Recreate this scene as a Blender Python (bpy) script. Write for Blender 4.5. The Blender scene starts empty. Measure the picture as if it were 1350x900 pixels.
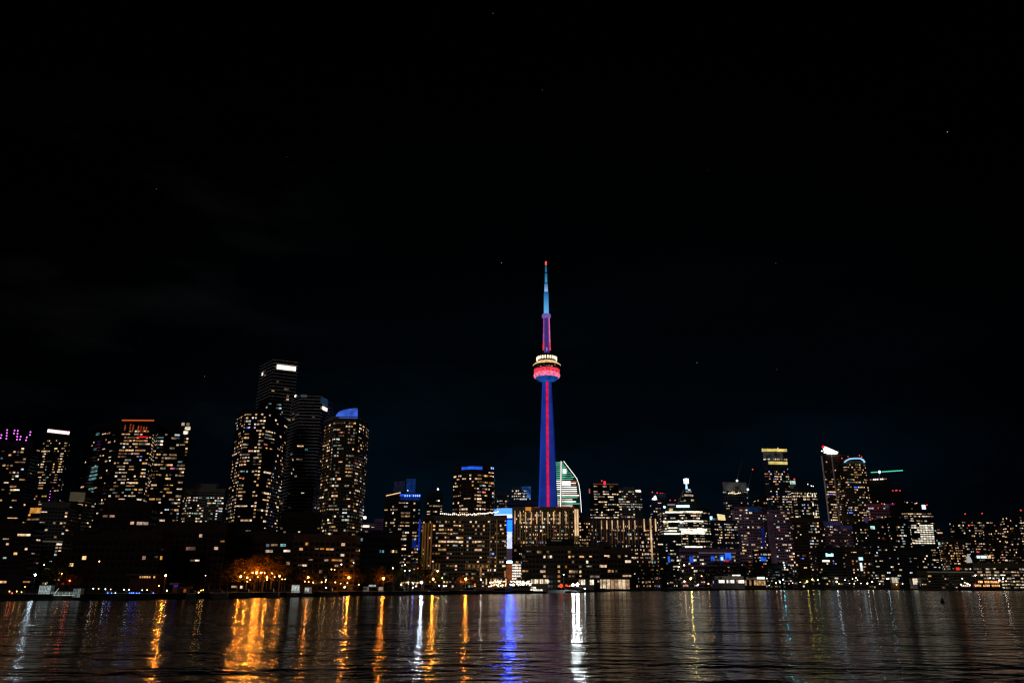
import bpy, bmesh, math, random
from math import sin, cos, pi, radians, atan2, sqrt, hypot
from mathutils import Vector, Matrix

random.seed(11)
SC = bpy.context.scene
COL = SC.collection
DATA = bpy.data

# ------------------------------------------------------------------ camera
CAM_H, F, ROLL = 7.0, 1000.0, radians(0.35)
TH = math.atan(318.0 / F)
c0, s0 = cos(TH), sin(TH)
FWD = Vector((0, c0, s0)); R0 = Vector((1, 0, 0)); U0 = Vector((0, -s0, c0))
UPV = U0 * cos(ROLL) - R0 * sin(ROLL)
RGT = R0 * cos(ROLL) + U0 * sin(ROLL)
EYE = Vector((0, 0, CAM_H))
cam_d = DATA.cameras.new('camera')
cam = DATA.objects.new('camera', cam_d); COL.objects.link(cam)
cam_d.sensor_width = 36; cam_d.lens = F * 36 / 1350
cam_d.clip_start = .5; cam_d.clip_end = 40000
m = Matrix((RGT, UPV, -FWD)).transposed().to_4x4(); m.translation = EYE
cam.matrix_world = m
SC.camera = cam
SC.cycles.filter_width = 1.3


def ray(u, v):
    return FWD + RGT * ((u - 675) / F) + UPV * ((450 - v) / F)


def at(u, v, Y):                      # the point at ground distance Y seen at photo position (u, v)
    d = ray(u, v); return EYE + d * (Y / d.y)


def onz(u, v, z=0.0):                 # the point of height z seen at (u, v)
    d = ray(u, v); return EYE + d * ((z - CAM_H) / d.z)


def xat(u, Y, z):                     # x of a point at distance Y, height z seen in column u
    k = (u - 675) / F
    a = RGT - FWD * k
    return -(a.y * Y + a.z * (z - CAM_H)) / a.x


def mpp(Y, z=30):                     # metres per photo pixel
    return (Y * c0 + (z - CAM_H) * s0) / F


GZ = 2.0                              # quay level

# ------------------------------------------------------------------ materials
MATS = {}


def nmat(name):
    m = DATA.materials.new(name); m.use_nodes = True
    nt = m.node_tree; nt.nodes.clear()
    out = nt.nodes.new('ShaderNodeOutputMaterial')
    return m, nt, out


def L(nt, a, b): nt.links.new(a, b)


def math_n(nt, op, a, b=None, clamp=False):
    n = nt.nodes.new('ShaderNodeMath'); n.operation = op; n.use_clamp = clamp
    for i, x in enumerate((a, b)):
        if x is None: continue
        if isinstance(x, (int, float)): n.inputs[i].default_value = x
        else: L(nt, x, n.inputs[i])
    return n.outputs[0]


def surf(name, col, rough=.8, var=.25, scale=.15, spec=.3, metal=0.0, emit=None, es=0.0):
    if name in MATS: return MATS[name]
    m, nt, out = nmat(name)
    p = nt.nodes.new('ShaderNodeBsdfPrincipled')
    p.inputs['Roughness'].default_value = rough
    p.inputs['Metallic'].default_value = metal
    p.inputs['Specular IOR Level'].default_value = spec
    tc = nt.nodes.new('ShaderNodeNewGeometry')
    n = nt.nodes.new('ShaderNodeTexNoise'); n.inputs['Scale'].default_value = scale
    n.inputs['Detail'].default_value = 5
    L(nt, tc.outputs['Position'], n.inputs['Vector'])
    mr = nt.nodes.new('ShaderNodeMapRange')
    mr.inputs['From Min'].default_value = .3; mr.inputs['From Max'].default_value = .7
    mr.inputs['To Min'].default_value = 1 - var; mr.inputs['To Max'].default_value = 1 + var
    L(nt, n.outputs['Fac'], mr.inputs['Value'])
    mx = nt.nodes.new('ShaderNodeVectorMath'); mx.operation = 'SCALE'
    mx.inputs[0].default_value = col
    L(nt, mr.outputs[0], mx.inputs['Scale'])
    L(nt, mx.outputs[0], p.inputs['Base Color'])
    if emit:  # own glow; on walls and columns it stands in for light falling there
        p.inputs['Emission Color'].default_value = (*emit, 1)
        L(nt, math_n(nt, 'MULTIPLY', mr.outputs[0], es), p.inputs['Emission Strength'])
        m.cycles.emission_sampling = 'NONE'
    L(nt, p.outputs[0], out.inputs[0])
    MATS[name] = m
    return m


def glow(name, col, st, var=0.0, scale=.5, sample='AUTO'):
    if name in MATS: return MATS[name]
    m, nt, out = nmat(name)
    e = nt.nodes.new('ShaderNodeEmission')
    e.inputs[0].default_value = (*col, 1); e.inputs[1].default_value = st
    if var:
        g = nt.nodes.new('ShaderNodeNewGeometry')
        n = nt.nodes.new('ShaderNodeTexNoise'); n.inputs['Scale'].default_value = scale
        n.inputs['Detail'].default_value = 3
        L(nt, g.outputs['Position'], n.inputs['Vector'])
        mr = nt.nodes.new('ShaderNodeMapRange')
        mr.inputs['From Min'].default_value = .32; mr.inputs['From Max'].default_value = .68
        mr.inputs['To Min'].default_value = st * (1 - var); mr.inputs['To Max'].default_value = st * (1 + var)
        L(nt, n.outputs['Fac'], mr.inputs['Value'])
        L(nt, mr.outputs[0], e.inputs[1])
    L(nt, e.outputs[0], out.inputs[0])
    m.cycles.emission_sampling = 'FRONT' if st >= 8 else 'NONE'
    MATS[name] = m
    return m


def winmat(name, col, lo, hi):        # a lit room behind glass: every pane its own brightness
    m, nt, out = nmat('lit_' + name)
    e = nt.nodes.new('ShaderNodeEmission')
    oi = nt.nodes.new('ShaderNodeObjectInfo'); g = nt.nodes.new('ShaderNodeNewGeometry')
    r = math_n(nt, 'FRACT', math_n(nt, 'ADD', math_n(nt, 'MULTIPLY', oi.outputs['Random'], 7.31), math_n(nt, 'MULTIPLY', g.outputs['Random Per Island'], .6)))
    r2 = math_n(nt, 'POWER', r, 1.45)
    st = math_n(nt, 'ADD', math_n(nt, 'MULTIPLY', r2, hi - lo), lo)
    n = nt.nodes.new('ShaderNodeTexNoise'); n.inputs['Scale'].default_value = .55; n.inputs['Detail'].default_value = 2
    L(nt, g.outputs['Position'], n.inputs['Vector'])
    mr = nt.nodes.new('ShaderNodeMapRange')
    mr.inputs['From Min'].default_value = .35; mr.inputs['From Max'].default_value = .65
    mr.inputs['To Min'].default_value = .45; mr.inputs['To Max'].default_value = 1.4
    L(nt, n.outputs['Fac'], mr.inputs['Value'])
    st = math_n(nt, 'MULTIPLY', st, mr.outputs[0])
    hs = nt.nodes.new('ShaderNodeHueSaturation'); hs.inputs['Color'].default_value = (*col, 1)
    rr = math_n(nt, 'FRACT', math_n(nt, 'MULTIPLY', r, 13.7))
    L(nt, math_n(nt, 'ADD', math_n(nt, 'MULTIPLY', rr, .022), .486), hs.inputs['Hue'])
    L(nt, math_n(nt, 'ADD', math_n(nt, 'MULTIPLY', rr, .5), .6), hs.inputs['Saturation'])
    L(nt, hs.outputs[0], e.inputs[0]); L(nt, st, e.inputs[1])
    L(nt, e.outputs[0], out.inputs[0])
    m.cycles.emission_sampling = 'NONE'
    return m


LIT = {
    'warm': winmat('warm', (1, .50, .17), .06, 1.25),
    'pale': winmat('pale', (1, .62, .29), .07, 1.4),
    'white': winmat('white', (1, .80, .54), .07, 1.45),
    'cool': winmat('cool', (.72, .9, 1), .06, 1.0),
    'amber': winmat('amber', (1, .38, .09), .07, .9),
    'teal': winmat('teal', (.25, .62, .66), .12, .7),
    'blue': winmat('blue', (.03, .12, 1), .3, 1.6),
    'red': winmat('red', (1, .04, .03), .3, 1.2),
    'purple': winmat('purple', (.55, .08, 1), .5, 1.6),
    'pink': winmat('pink', (1, .15, .5), .5, 1.2),
    'green': winmat('green', (.1, .8, .45), .2, .9),
}
PAL = {
    'warm': [('warm', 5), ('pale', 4), ('white', 2), ('amber', 1.3), ('cool', .7), ('teal', .3), ('red', .06), ('blue', .06)],
    'cold': [('white', 4), ('pale', 3), ('cool', 3), ('warm', 1.2), ('teal', .5)],
    'office': [('pale', 6), ('white', 4), ('cool', .5)],
    'officew': [('white', 6), ('pale', 2), ('cool', 1)],
    'mix': [('warm', 3), ('pale', 4), ('white', 3), ('cool', 1.6), ('amber', .7), ('blue', .3), ('red', .2)],
    'amber': [('amber', 2), ('warm', 5), ('pale', 2)],
    'teal': [('teal', 3), ('cool', 2)],
}
DARKGLASS = surf('dark_window_glass', (.012, .014, .017), rough=.12, var=.3, spec=.6)
WALL = {
    'dark': surf('dark_cladding', (.035, .034, .036)),
    'black': surf('black_cladding', (.012, .012, .013)),
    'brown': surf('brown_brick', (.085, .055, .035), scale=.4),
    'red': surf('red_brown_brick', (.035, .019, .014), scale=.4),
    'tan': surf('tan_precast', (.24, .17, .10)),
    'grey': surf('grey_concrete', (.17, .165, .16)),
    'pale': surf('pale_concrete', (.42, .39, .35)),
    'purple': surf('mauve_precast', (.29, .17, .28)),
    'plum': surf('plum_precast', (.13, .085, .095)),
    'blue': surf('blue_grey_glass_wall', (.05, .07, .12), rough=.3),
    'green': surf('green_grey_glass_wall', (.04, .065, .06), rough=.3),
    'olive': surf('olive_precast', (.11, .10, .06)),
    'white': surf('white_painted_slab', (.72, .72, .74), var=.1),
}
ROOFM = surf('roof_membrane', (.05, .05, .05))
STEEL = surf('dark_steel', (.06, .06, .065), rough=.5, metal=.3)
POLE = surf('grey_lamp_pole', (.1, .1, .1), rough=.5)

# ------------------------------------------------------------------ mesh helpers


class MB:
    def __init__(s): s.v = []; s.f = []; s.mi = []; s.mats = []

    def slot(s, m):
        if m not in s.mats: s.mats.append(m)
        return s.mats.index(m)

    def quad(s, a, b, c, d, mat):
        i = len(s.v); s.v += [tuple(a), tuple(b), tuple(c), tuple(d)]
        s.f.append((i, i + 1, i + 2, i + 3)); s.mi.append(s.slot(mat))

    def poly(s, pts, mat):
        i = len(s.v); s.v += [tuple(p) for p in pts]
        s.f.append(tuple(range(i, i + len(pts)))); s.mi.append(s.slot(mat))

    def prism(s, pts, z0, z1, mat, top=None, cap=True, pts2=None):
        n = len(pts); i = len(s.v); q = pts2 or pts
        s.v += [(p[0], p[1], z0) for p in pts] + [(p[0], p[1], z1) for p in q]
        k = s.slot(mat)
        for j in range(n):
            a, b = j, (j + 1) % n
            s.f.append((i + a, i + b, i + n + b, i + n + a)); s.mi.append(k)
        if cap:
            t = s.slot(top or mat)
            s.f.append(tuple(i + n + j for j in range(n))); s.mi.append(t)
            s.f.append(tuple(i + j for j in reversed(range(n)))); s.mi.append(k)

    def box(s, x0, y0, z0, x1, y1, z1, mat):
        s.prism([(x0, y0), (x1, y0), (x1, y1), (x0, y1)], z0, z1, mat)

    def bar(s, a, b, w, mat, w2=None, n=4):
        a, b = Vector(a), Vector(b); d = (b - a).normalized()
        h = Vector((0, 0, 1)) if abs(d.z) < .9 else Vector((1, 0, 0))
        x = d.cross(h).normalized(); y = d.cross(x)
        i = len(s.v); w2 = w if w2 is None else w2
        for p, r in ((a, w), (b, w2)):
            for j in range(n):
                t = 2 * pi * (j + .5) / n
                s.v.append(tuple(p + x * (cos(t) * r) + y * (sin(t) * r)))
        k = s.slot(mat)
        for j in range(n):
            s.f.append((i + j, i + (j + 1) % n, i + n + (j + 1) % n, i + n + j)); s.mi.append(k)
        s.f.append(tuple(i + j for j in reversed(range(n)))); s.mi.append(k)
        s.f.append(tuple(i + n + j for j in range(n))); s.mi.append(k)

    def lathe(s, prof, mat, n=32, cx=0, cy=0):
        i = len(s.v); k = s.slot(mat)
        for r, z in prof:
            for j in range(n):
                t = 2 * pi * j / n
                s.v.append((cx + r * cos(t), cy + r * sin(t), z))
        for a in range(len(prof) - 1):
            for j in range(n):
                b = (j + 1) % n
                s.f.append((i + a * n + j, i + a * n + b, i + (a + 1) * n + b, i + (a + 1) * n + j)); s.mi.append(k)

    def ball(s, p, r, mat, n=8, m_=5):
        prof = [(r * sin(pi * t / m_) + 1e-4, p[2] - r * cos(pi * t / m_)) for t in range(m_ + 1)]
        s.lathe(prof, mat, n, p[0], p[1])

    def build(s, name, parent=None, smooth=False, loc=None, off=None):
        me = DATA.meshes.new(name)
        if off is not None:
            s.v = [(a - off[0], b - off[1], c - off[2]) for a, b, c in s.v]
        me.from_pydata(s.v, [], s.f)
        for mt in s.mats: me.materials.append(mt)
        me.polygons.foreach_set('material_index', s.mi)
        if smooth: me.polygons.foreach_set('use_smooth', [True] * len(s.f))
        me.update()
        return link(name, me, parent, loc)


def link(name, me, parent=None, loc=None):
    o = DATA.objects.new(name, me); COL.objects.link(o)
    if parent: o.parent = parent
    if loc is not None: o.location = loc
    return o


def tag(o, label=None, cat=None, group=None, kind=None):
    if label: o['label'] = label
    if cat: o['category'] = cat
    if group: o['group'] = group
    if kind: o['kind'] = kind
    return o


def empty(name, loc, label, cat, group=None):
    o = DATA.objects.new(name, None); COL.objects.link(o); o.location = loc
    o.empty_display_size = 1
    return tag(o, label, cat, group)


# one lit window unit: panes with frames between them, unit size, facing -Y
WIN = {}


def winmesh(col, n):
    k = (col, n)
    if k not in WIN:
        b = MB()
        g = .06 if n > 1 else 0
        w = 1.0 / n
        fm = WALL['black']
        for i in range(n):
            x0 = -.5 + i * w + g * w * .5; x1 = -.5 + (i + 1) * w - g * w * .5
            b.quad((x0, 0, -.5), (x1, 0, -.5), (x1, 0, .5), (x0, 0, .5), LIT[col])
        # frame around the panes
        b.quad((-.54, .02, -.56), (.54, .02, -.56), (.54, .02, .56), (-.54, .02, .56), fm)
        me = DATA.meshes.new('window')
        me.from_pydata(b.v, [], b.f)
        for mt in b.mats: me.materials.append(mt)
        me.polygons.foreach_set('material_index', b.mi)
        WIN[k] = me
    return WIN[k]


def pick(pal):
    t = random.random() * sum(w for _, w in pal)
    for c, w in pal:
        t -= w
        if t <= 0: return c
    return pal[-1][0]


class Bld:
    """a building: prism on a footprint, ledges, dark panes, lit windows, extra parts"""

    def __init__(s, name, label, vis, vtop, Y, fpx=4.4, bpx=3.6, dens=.2, pal='warm', wall='dark', ledge=None, bands=(), lit=(),
                 back=None, cat='building', z0=GZ, group=None, runs=(1, 1, 1, 1, 2, 2, 3), colvar=1.2, floorvar=.5, vmin=None, ww=.70, wh=.50, nowin=False, ledgemat=None, face_dens=None):
        s.Y = Y
        dys = [d for _, d in vis]
        ref = vis[dys.index(min(dys))]
        s.H = H = at(ref[0], vtop, Y + ref[1]).z
        P = [Vector((xat(u, Y + d, H), Y + d)) for u, d in vis]
        s.P = P
        bk = back or 28 * mpp(Y)
        nvis = len(P) - 1
        if len(P) == 3:
            Q = P + [P[0] + P[2] - P[1]]
        elif len(P) == 2:
            Q = P + [P[1] + Vector((0, bk)), P[0] + Vector((0, bk))]
        else:
            mxy = max(p.y for p in P) + bk
            Q = P + [Vector((P[-1].x, mxy)), Vector((P[0].x, mxy))]
        s.Q = Q
        s.org = Vector((sum(p.x for p in Q) / len(Q), sum(p.y for p in Q) / len(Q), z0))
        s.z0 = z0
        s.root = empty(name, s.org, label, cat, group)
        s.m = mpp(Y, H * .6)
        fh = s.fh = fpx * s.m; bw = s.bw = bpx * s.m
        wm = WALL[wall]; s.wm = wm
        b = MB()
        b.prism(Q, z0 - 1, H, wm, ROOFM)
        # parapet upstand and floor ledges belong to the wall surface
        nf = max(1, int((H - z0 - fh * .4) / fh))
        s.nf = nf
        lm = ledgemat or wm
        if ledge:
            for i in range(nf + 1):
                z = z0 + i * fh
                s.ring(b, z - ledge[1] / 2, z + ledge[1] / 2, ledge[0], lm)
        s.ring(b, H - .2, H + .9, .25, wm)
        b.build('wall', s.root, off=s.org)
        s.n = 0
        if nowin: return
        # ---- windows
        lits = []; rest = MB()
        cells_lit = {}
        bands = [(at(ref[0], a, Y + ref[1]).z, at(ref[0], bb, Y + ref[1]).z, d) for a, bb, d in bands]
        nq = len(Q)
        grid = {}
        for fi in range(nq):
            if fi == nvis + 1 and len(P) != 3: continue
            if len(P) == 3 and fi in (2, 3) : 
                pass
            A, Bq = Q[fi], Q[(fi + 1) % nq]
            d = Bq - A; Ln = d.length
            if Ln < bw * .8: continue
            nb = max(1, int(round(Ln / bw)))
            grid[fi] = (A, d / Ln, Ln, nb, Ln / nb)
            hidden = fi >= nvis
            cf = [max(0, random.gauss(1, colvar * .45)) for _ in range(nb)]
            fd = dens * 1.22 * ((face_dens or {}).get(fi, 1))
            for j in range(nf):
                z = z0 + (j + .5) * fh
                dd = fd
                for a, bb, x in bands:
                    if bb <= z <= a: dd = x
                dd *= max(0, random.gauss(1, floorvar * .6)) if dd < .6 else 1
                k = 0
                while k < nb:
                    if random.random() < dd * (cf[k] if dd < .6 else 1) * (.5 if hidden else 1):
                        r = min(random.choice(runs), nb - k)
                        cells_lit[(fi, j, k)] = (r, pick(PAL[pal]))
                        k += r
                    else: k += 1
        # explicit lit windows read off the photograph, snapped to the building's own grid
        for e in lit:
            u, v, w, h, colr = e
            hit = s.hit(u, v)
            if hit is None: continue
            fi, sx, z = hit
            if fi not in grid: continue
            A, d, Ln, nb, cw = grid[fi]
            foreshort = max(.3, abs(d.x))
            r = max(1, int(round(w * s.m / foreshort / cw)))
            k = int(sx / cw - (r - 1) / 2.0 + .0)
            k = max(0, min(nb - 1, k)); r = min(r, nb - k)
            nj = max(1, int(round(h / fpx)))
            j0 = int((z - z0) / fh - (nj - 1) / 2.0)
            for j in range(j0, j0 + nj):
                if 0 <= j < nf: cells_lit[(fi, j, k)] = (r, colr)
        occ = set()
        items = []
        for (fi, j, k), (r, colr) in cells_lit.items():
            A, d, Ln, nb, cw = grid[fi]
            for q in range(k, k + r): occ.add((fi, j, q))
            cx = A + d * ((k + r / 2) * cw)
            n = Vector((d.y, -d.x))
            cx = cx + n * .12
            w = cw * (r - 1 + ww) * random.choice((1, 1, .9, .75)); h = fh * wh * random.choice((1, 1, .9, .7, .5))
            items.append((w * h * (2 if fi < nvis else 1) * random.uniform(.98, 1.02), cx, z0 + (j + .5) * fh + (fh * wh - h) / 2, w, h, atan2(d.y, d.x), colr, r, n, d))
        items.sort(key=lambda t: -t[0])
        for t in items[:100]:
            o = link('window', winmesh(t[6], min(3, max(1, t[7]))), s.root, Vector((t[1].x, t[1].y, t[2])) - s.org)
            o.rotation_euler = (0, 0, t[5]); o.scale = (t[3], 1, t[4])
        for t in items[100:]:
            e = t[9] * (t[3] / 2); hz = t[4] / 2; z = t[2]
            rest.quad((t[1].x - e.x, t[1].y - e.y, z - hz), (t[1].x + e.x, t[1].y + e.y, z - hz), (t[1].x + e.x, t[1].y + e.y, z + hz), (t[1].x - e.x, t[1].y - e.y, z + hz), LIT[t[6]])
        for fi, (A, d, Ln, nb, cw) in grid.items():
            n = Vector((d.y, -d.x)) * .06
            for j in range(nf):
                z = z0 + (j + .5) * fh; hz = fh * wh / 2
                for k in range(nb):
                    if (fi, j, k) in occ: continue
                    p = A + d * ((k + (1 - ww) / 2) * cw) + n; q = A + d * ((k + (1 + ww) / 2) * cw) + n
                    rest.quad((p.x, p.y, z - hz), (q.x, q.y, z - hz), (q.x, q.y, z + hz), (p.x, p.y, z + hz), DARKGLASS)
        if rest.v:
            tag(rest.build('window', s.root, off=s.org), kind='stuff')

    def ring(s, b, z0, z1, out, mat, pts=None):
        Q = pts or s.Q; n = len(Q)
        R = []
        for i in range(n):
            a, p, q = Q[i - 1], Q[i], Q[(i + 1) % n]
            d1 = (p - a).normalized(); d2 = (q - p).normalized()
            n1 = Vector((d1.y, -d1.x)); n2 = Vector((d2.y, -d2.x))
            mm = n1 + n2; l = mm.length
            mm = mm / l * min(out / max(.35, (l / 2)), out * 2) if l > .1 else n2 * out
            R.append(p + mm)
        b.prism(R, z0, z1, mat)
        return R

    def hit(s, u, v, off=0.0):
        d = ray(u, v); best = None
        for i in range(len(s.P) - 1):
            A, Bq = s.P[i], s.P[i + 1]
            e = Bq - A; Ln = e.length; e = e / Ln
            n = Vector((e.y, -e.x))
            den = n.x * d.x + n.y * d.y
            if abs(den) < 1e-6: continue
            t = (n.x * (A.x - EYE.x) + n.y * (A.y - EYE.y)) / den
            p = EYE + d * t
            sx = (p.x - A.x) * e.x + (p.y - A.y) * e.y
            miss = max(0, -sx, sx - Ln)
            if best is None or miss < best[0]:
                best = (miss, i, min(max(sx, 0), Ln), p.z)
        return best[1:] if best and best[0] < 6 * s.m else None

    def patch(s, name, u0, v0, u1, v1, mat, proud=.35, thick=.3, shape=None, parent=None):
        """a slab mounted on the facade where (u0,v0)-(u1,v1) shows; shape: outline in 0..1 coordinates"""
        um, vm = (u0 + u1) / 2, (v0 + v1) / 2
        h = s.hit(um, vm)
        if h is None: return None
        fi = h[0]
        A, Bq = s.P[fi], s.P[fi + 1]; e = (Bq - A).normalized(); n = Vector((e.y, -e.x))
        def pl(u, v):
            d = ray(u, v); den = n.x * d.x + n.y * d.y
            t = (n.x * (A.x - EYE.x) + n.y * (A.y - EYE.y)) / den
            p = EYE + d * t
            return (p.x - A.x) * e.x + (p.y - A.y) * e.y, p.z
        sa, sb = pl(u0, vm)[0], pl(u1, vm)[0]
        za, zb = pl(um, v1)[1], pl(um, v0)[1]
        b = MB()
        shape = shape or [(0, 0), (1, 0), (1, 1), (0, 1)]
        pts = []
        for x, y in shape:
            q = A + e * (sa + (sb - sa) * x); pts.append((q, za + (zb - za) * y))
        fr = [(q.x + n.x * proud, q.y + n.y * proud, z) for q, z in pts]
        bk = [(q.x + n.x * (proud - thick), q.y + n.y * (proud - thick), z) for q, z in pts]
        b.poly(fr, mat)
        k = len(pts)
        for i in range(k):
            b.quad(fr[i], bk[i], bk[(i + 1) % k], fr[(i + 1) % k], mat)
        return b.build(name, parent or s.root, off=s.org)

    def top(s, name, f0, f1, dz, mat, inset=.15, dy=None, zb=None, z1=None):
        """a block on the roof between fractions f0..f1 of the width"""
        xs = [p.x for p in s.Q]; ys = [p.y for p in s.Q]
        x0, x1 = min(xs), max(xs); y0, y1 = min(ys), max(ys)
        b = MB(); zb = s.H if zb is None else zb
        ya = y0 + (y1 - y0) * .3; yb = y1 - (y1 - y0) * .2
        b.box(x0 + (x1 - x0) * f0, ya, zb, x0 + (x1 - x0) * f1, yb, zb + dz * s.m, mat)
        return b.build(name, s.root, off=s.org)

    def band(s, name, v0, v1, mat, out=.5, faces=None):
        """a lit band running along the visible faces near the top"""
        ref = min(s.P, key=lambda p: p.y)
        b = MB()
        d0 = (450 - v0) / F
        def zz(v):
            u = 675 + F * ((ref.x) / (ref.y * c0 + (s.H - CAM_H) * s0))
            return at(u, v, ref.y).z
        z0, z1 = zz(v1), zz(v0)
        P = s.P
        for i in range(len(P) - 1):
            if faces and i not in faces: continue
            e = (P[i + 1] - P[i]).normalized(); n = Vector((e.y, -e.x)) * out
            p, q = P[i] + n, P[i + 1] + n
            b.prism([p, q, q - n * .6, p - n * .6], z0, z1, mat)
        return b.build(name, s.root, off=s.org)

    def lamp(s, u, v, mat, r=.45, name='roof_light', stem=True, Y=None):
        p = at(u, v, (Y or s.org.y))
        b = MB(); rr = r * s.m
        b.ball(p, rr, mat, 8, 5)
        o = b.build(name, s.root, off=s.org)
        if stem and p.z > s.H:
            b = MB(); b.bar((p.x, p.y, s.H - .5), (p.x, p.y, p.z - rr * .8), .1 * s.m, STEEL); b.build('mast', s.root, off=s.org)
        return o
#PART2
# ------------------------------------------------------------------ world: night sky
w = DATA.worlds.new('World'); SC.world = w; w.use_nodes = True
nt = w.node_tree; nt.nodes.clear()
out = nt.nodes.new('ShaderNodeOutputWorld')
bgA = nt.nodes.new('ShaderNodeBackground'); bgB = nt.nodes.new('ShaderNodeBackground'); ad = nt.nodes.new('ShaderNodeAddShader')
sky = nt.nodes.new('ShaderNodeTexSky'); sky.sky_type = 'NISHITA'; sky.sun_disc = False
SUN_EL, SUN_ROT = radians(24), radians(200)
sky.sun_elevation = radians(-9); sky.sun_rotation = radians(20)
L(nt, sky.outputs[0], bgA.inputs[0]); bgA.inputs[1].default_value = 0.004
tc = nt.nodes.new('ShaderNodeTexCoord')
sep = nt.nodes.new('ShaderNodeSeparateXYZ'); L(nt, tc.outputs['Generated'], sep.inputs[0])
# city light scattered above the middle of the skyline
ramp = nt.nodes.new('ShaderNodeValToRGB'); L(nt, sep.outputs['Z'], ramp.inputs[0])
el = ramp.color_ramp.elements
el[0].position = 0.0; el[0].color = (.00045, .0034, .0068, 1)
el[1].position = .62; el[1].color = (.00012, .00018, .00018, 1)
for p, c in ((.12, (.0004, .0030, .0060, 1)), (.26, (.0003, .0017, .0030, 1)), (.42, (.0002, .0007, .0009, 1))):
    e = el.new(p); e.color = c
dt = nt.nodes.new('ShaderNodeVectorMath'); dt.operation = 'DOT_PRODUCT'
L(nt, tc.outputs['Generated'], dt.inputs[0]); dt.inputs[1].default_value = Vector((.05, 1, .1)).normalized()
mr = nt.nodes.new('ShaderNodeMapRange'); mr.interpolation_type = 'SMOOTHSTEP'
mr.inputs['From Min'].default_value = .80; mr.inputs['From Max'].default_value = 1.0
mr.inputs['To Min'].default_value = .10; mr.inputs['To Max'].default_value = .78
L(nt, dt.outputs['Value'], mr.inputs['Value'])
cn = nt.nodes.new('ShaderNodeTexNoise'); cn.inputs['Scale'].default_value = 3.0; cn.inputs['Detail'].default_value = 6
mp = nt.nodes.new('ShaderNodeMapping'); mp.inputs['Scale'].default_value = (1.2, 1.2, 4)
L(nt, tc.outputs['Generated'], mp.inputs[0]); L(nt, mp.outputs[0], cn.inputs['Vector'])
cm = nt.nodes.new('ShaderNodeMapRange'); cm.inputs['From Min'].default_value = .45; cm.inputs['From Max'].default_value = .75
cm.inputs['To Min'].default_value = .85; cm.inputs['To Max'].default_value = 1.9
L(nt, cn.outputs['Fac'], cm.inputs['Value'])
L(nt, ramp.outputs[0], bgB.inputs[0]); L(nt, math_n(nt, 'MULTIPLY', mr.outputs[0], cm.outputs[0]), bgB.inputs[1])
# a bank of thin cloud to the left, just brighter than the sky
cb = nt.nodes.new('ShaderNodeMapRange'); cb.inputs['From Min'].default_value = .5; cb.inputs['From Max'].default_value = .72
cb.inputs['To Min'].default_value = 0; cb.inputs['To Max'].default_value = 1; L(nt, cn.outputs['Fac'], cb.inputs['Value'])
cl = nt.nodes.new('ShaderNodeVectorMath'); cl.operation = 'DOT_PRODUCT'; L(nt, tc.outputs['Generated'], cl.inputs[0]); cl.inputs[1].default_value = Vector((-.48, .95, .40)).normalized()
cmk = nt.nodes.new('ShaderNodeMapRange'); cmk.interpolation_type = 'SMOOTHSTEP'; cmk.inputs['From Min'].default_value = .965; cmk.inputs['From Max'].default_value = .998; L(nt, cl.outputs['Value'], cmk.inputs['Value'])
bgC = nt.nodes.new('ShaderNodeBackground'); bgC.inputs[0].default_value = (.0022, .0020, .0018, 1)
L(nt, math_n(nt, 'MULTIPLY', cb.outputs[0], cmk.outputs[0]), bgC.inputs[1])
ad2 = nt.nodes.new('ShaderNodeAddShader'); L(nt, bgB.outputs[0], ad2.inputs[0]); L(nt, bgC.outputs[0], ad2.inputs[1])
L(nt, bgA.outputs[0], ad.inputs[0]); L(nt, ad2.outputs[0], ad.inputs[1]); L(nt, ad.outputs[0], out.inputs[0])

# added front fill from the camera side, lifting the dark facades; no visible source
sl = DATA.lights.new('front_fill', 'SUN'); sl.energy = .13; sl.angle = radians(12); sl.color = (1, .93, .9)
so = DATA.objects.new('front_fill', sl); COL.objects.link(so)
d = Vector((.35, 1, -.42)).normalized()
so.rotation_euler = d.to_track_quat('-Z', 'Y').to_euler()

# ------------------------------------------------------------------ setting
SHORE = [(-700, 794), (-200, 792.5), (0, 791), (150, 790), (300, 787.8), (450, 784.8), (600, 782.8), (700, 781.8), (765, 780.5), (800, 779),
         (835, 778.2), (900, 778.2), (1000, 777), (1100, 776.8), (1200, 777.3), (1350, 778.6), (1600, 781), (2200, 788)]
SP = [onz(u, v) for u, v in SHORE]


def shoreY(u):                         # distance of the water's edge in photo column u
    for i in range(len(SHORE) - 1):
        if SHORE[i][0] <= u <= SHORE[i + 1][0]:
            t = (u - SHORE[i][0]) / (SHORE[i + 1][0] - SHORE[i][0])
            return onz(u, SHORE[i][1] * (1 - t) + SHORE[i + 1][1] * t).y
    return 800


def g_at(u, dY, z=GZ):                 # ground point in column u, dY behind the water's edge
    Y = shoreY(u) + dY
    return Vector((xat(u, Y, z), Y, z))


b = MB()
gm = surf('dark_ground', (.035, .035, .03), scale=.05, var=.4)
for i in range(len(SP) - 1):
    p, q = SP[i], SP[i + 1]
    fp, fq = Vector((p.x * 6, 9000, 0)), Vector((q.x * 6, 9000, 0))
    b.quad((p.x, p.y, GZ), (q.x, q.y, GZ), (fq.x, fq.y, GZ), (fp.x, fp.y, GZ), gm)
tag(b.build('ground'), kind='structure')
b = MB(); qm = surf('quay_concrete', (.05, .048, .045), scale=.4, var=.5)
for i in range(len(SP) - 1):
    p, q = SP[i], SP[i + 1]
    b.quad((p.x, p.y - .02, -2), (q.x, q.y - .02, -2), (q.x, q.y - .02, GZ - .25), (p.x, p.y - .02, GZ - .25), qm)
    b.prism([(p.x, p.y - .35), (q.x, q.y - .35), (q.x, q.y + .6), (p.x, p.y + .6)], GZ - .25, GZ + .12, qm)
tag(b.build('quay_kerb'), kind='structure')
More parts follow.
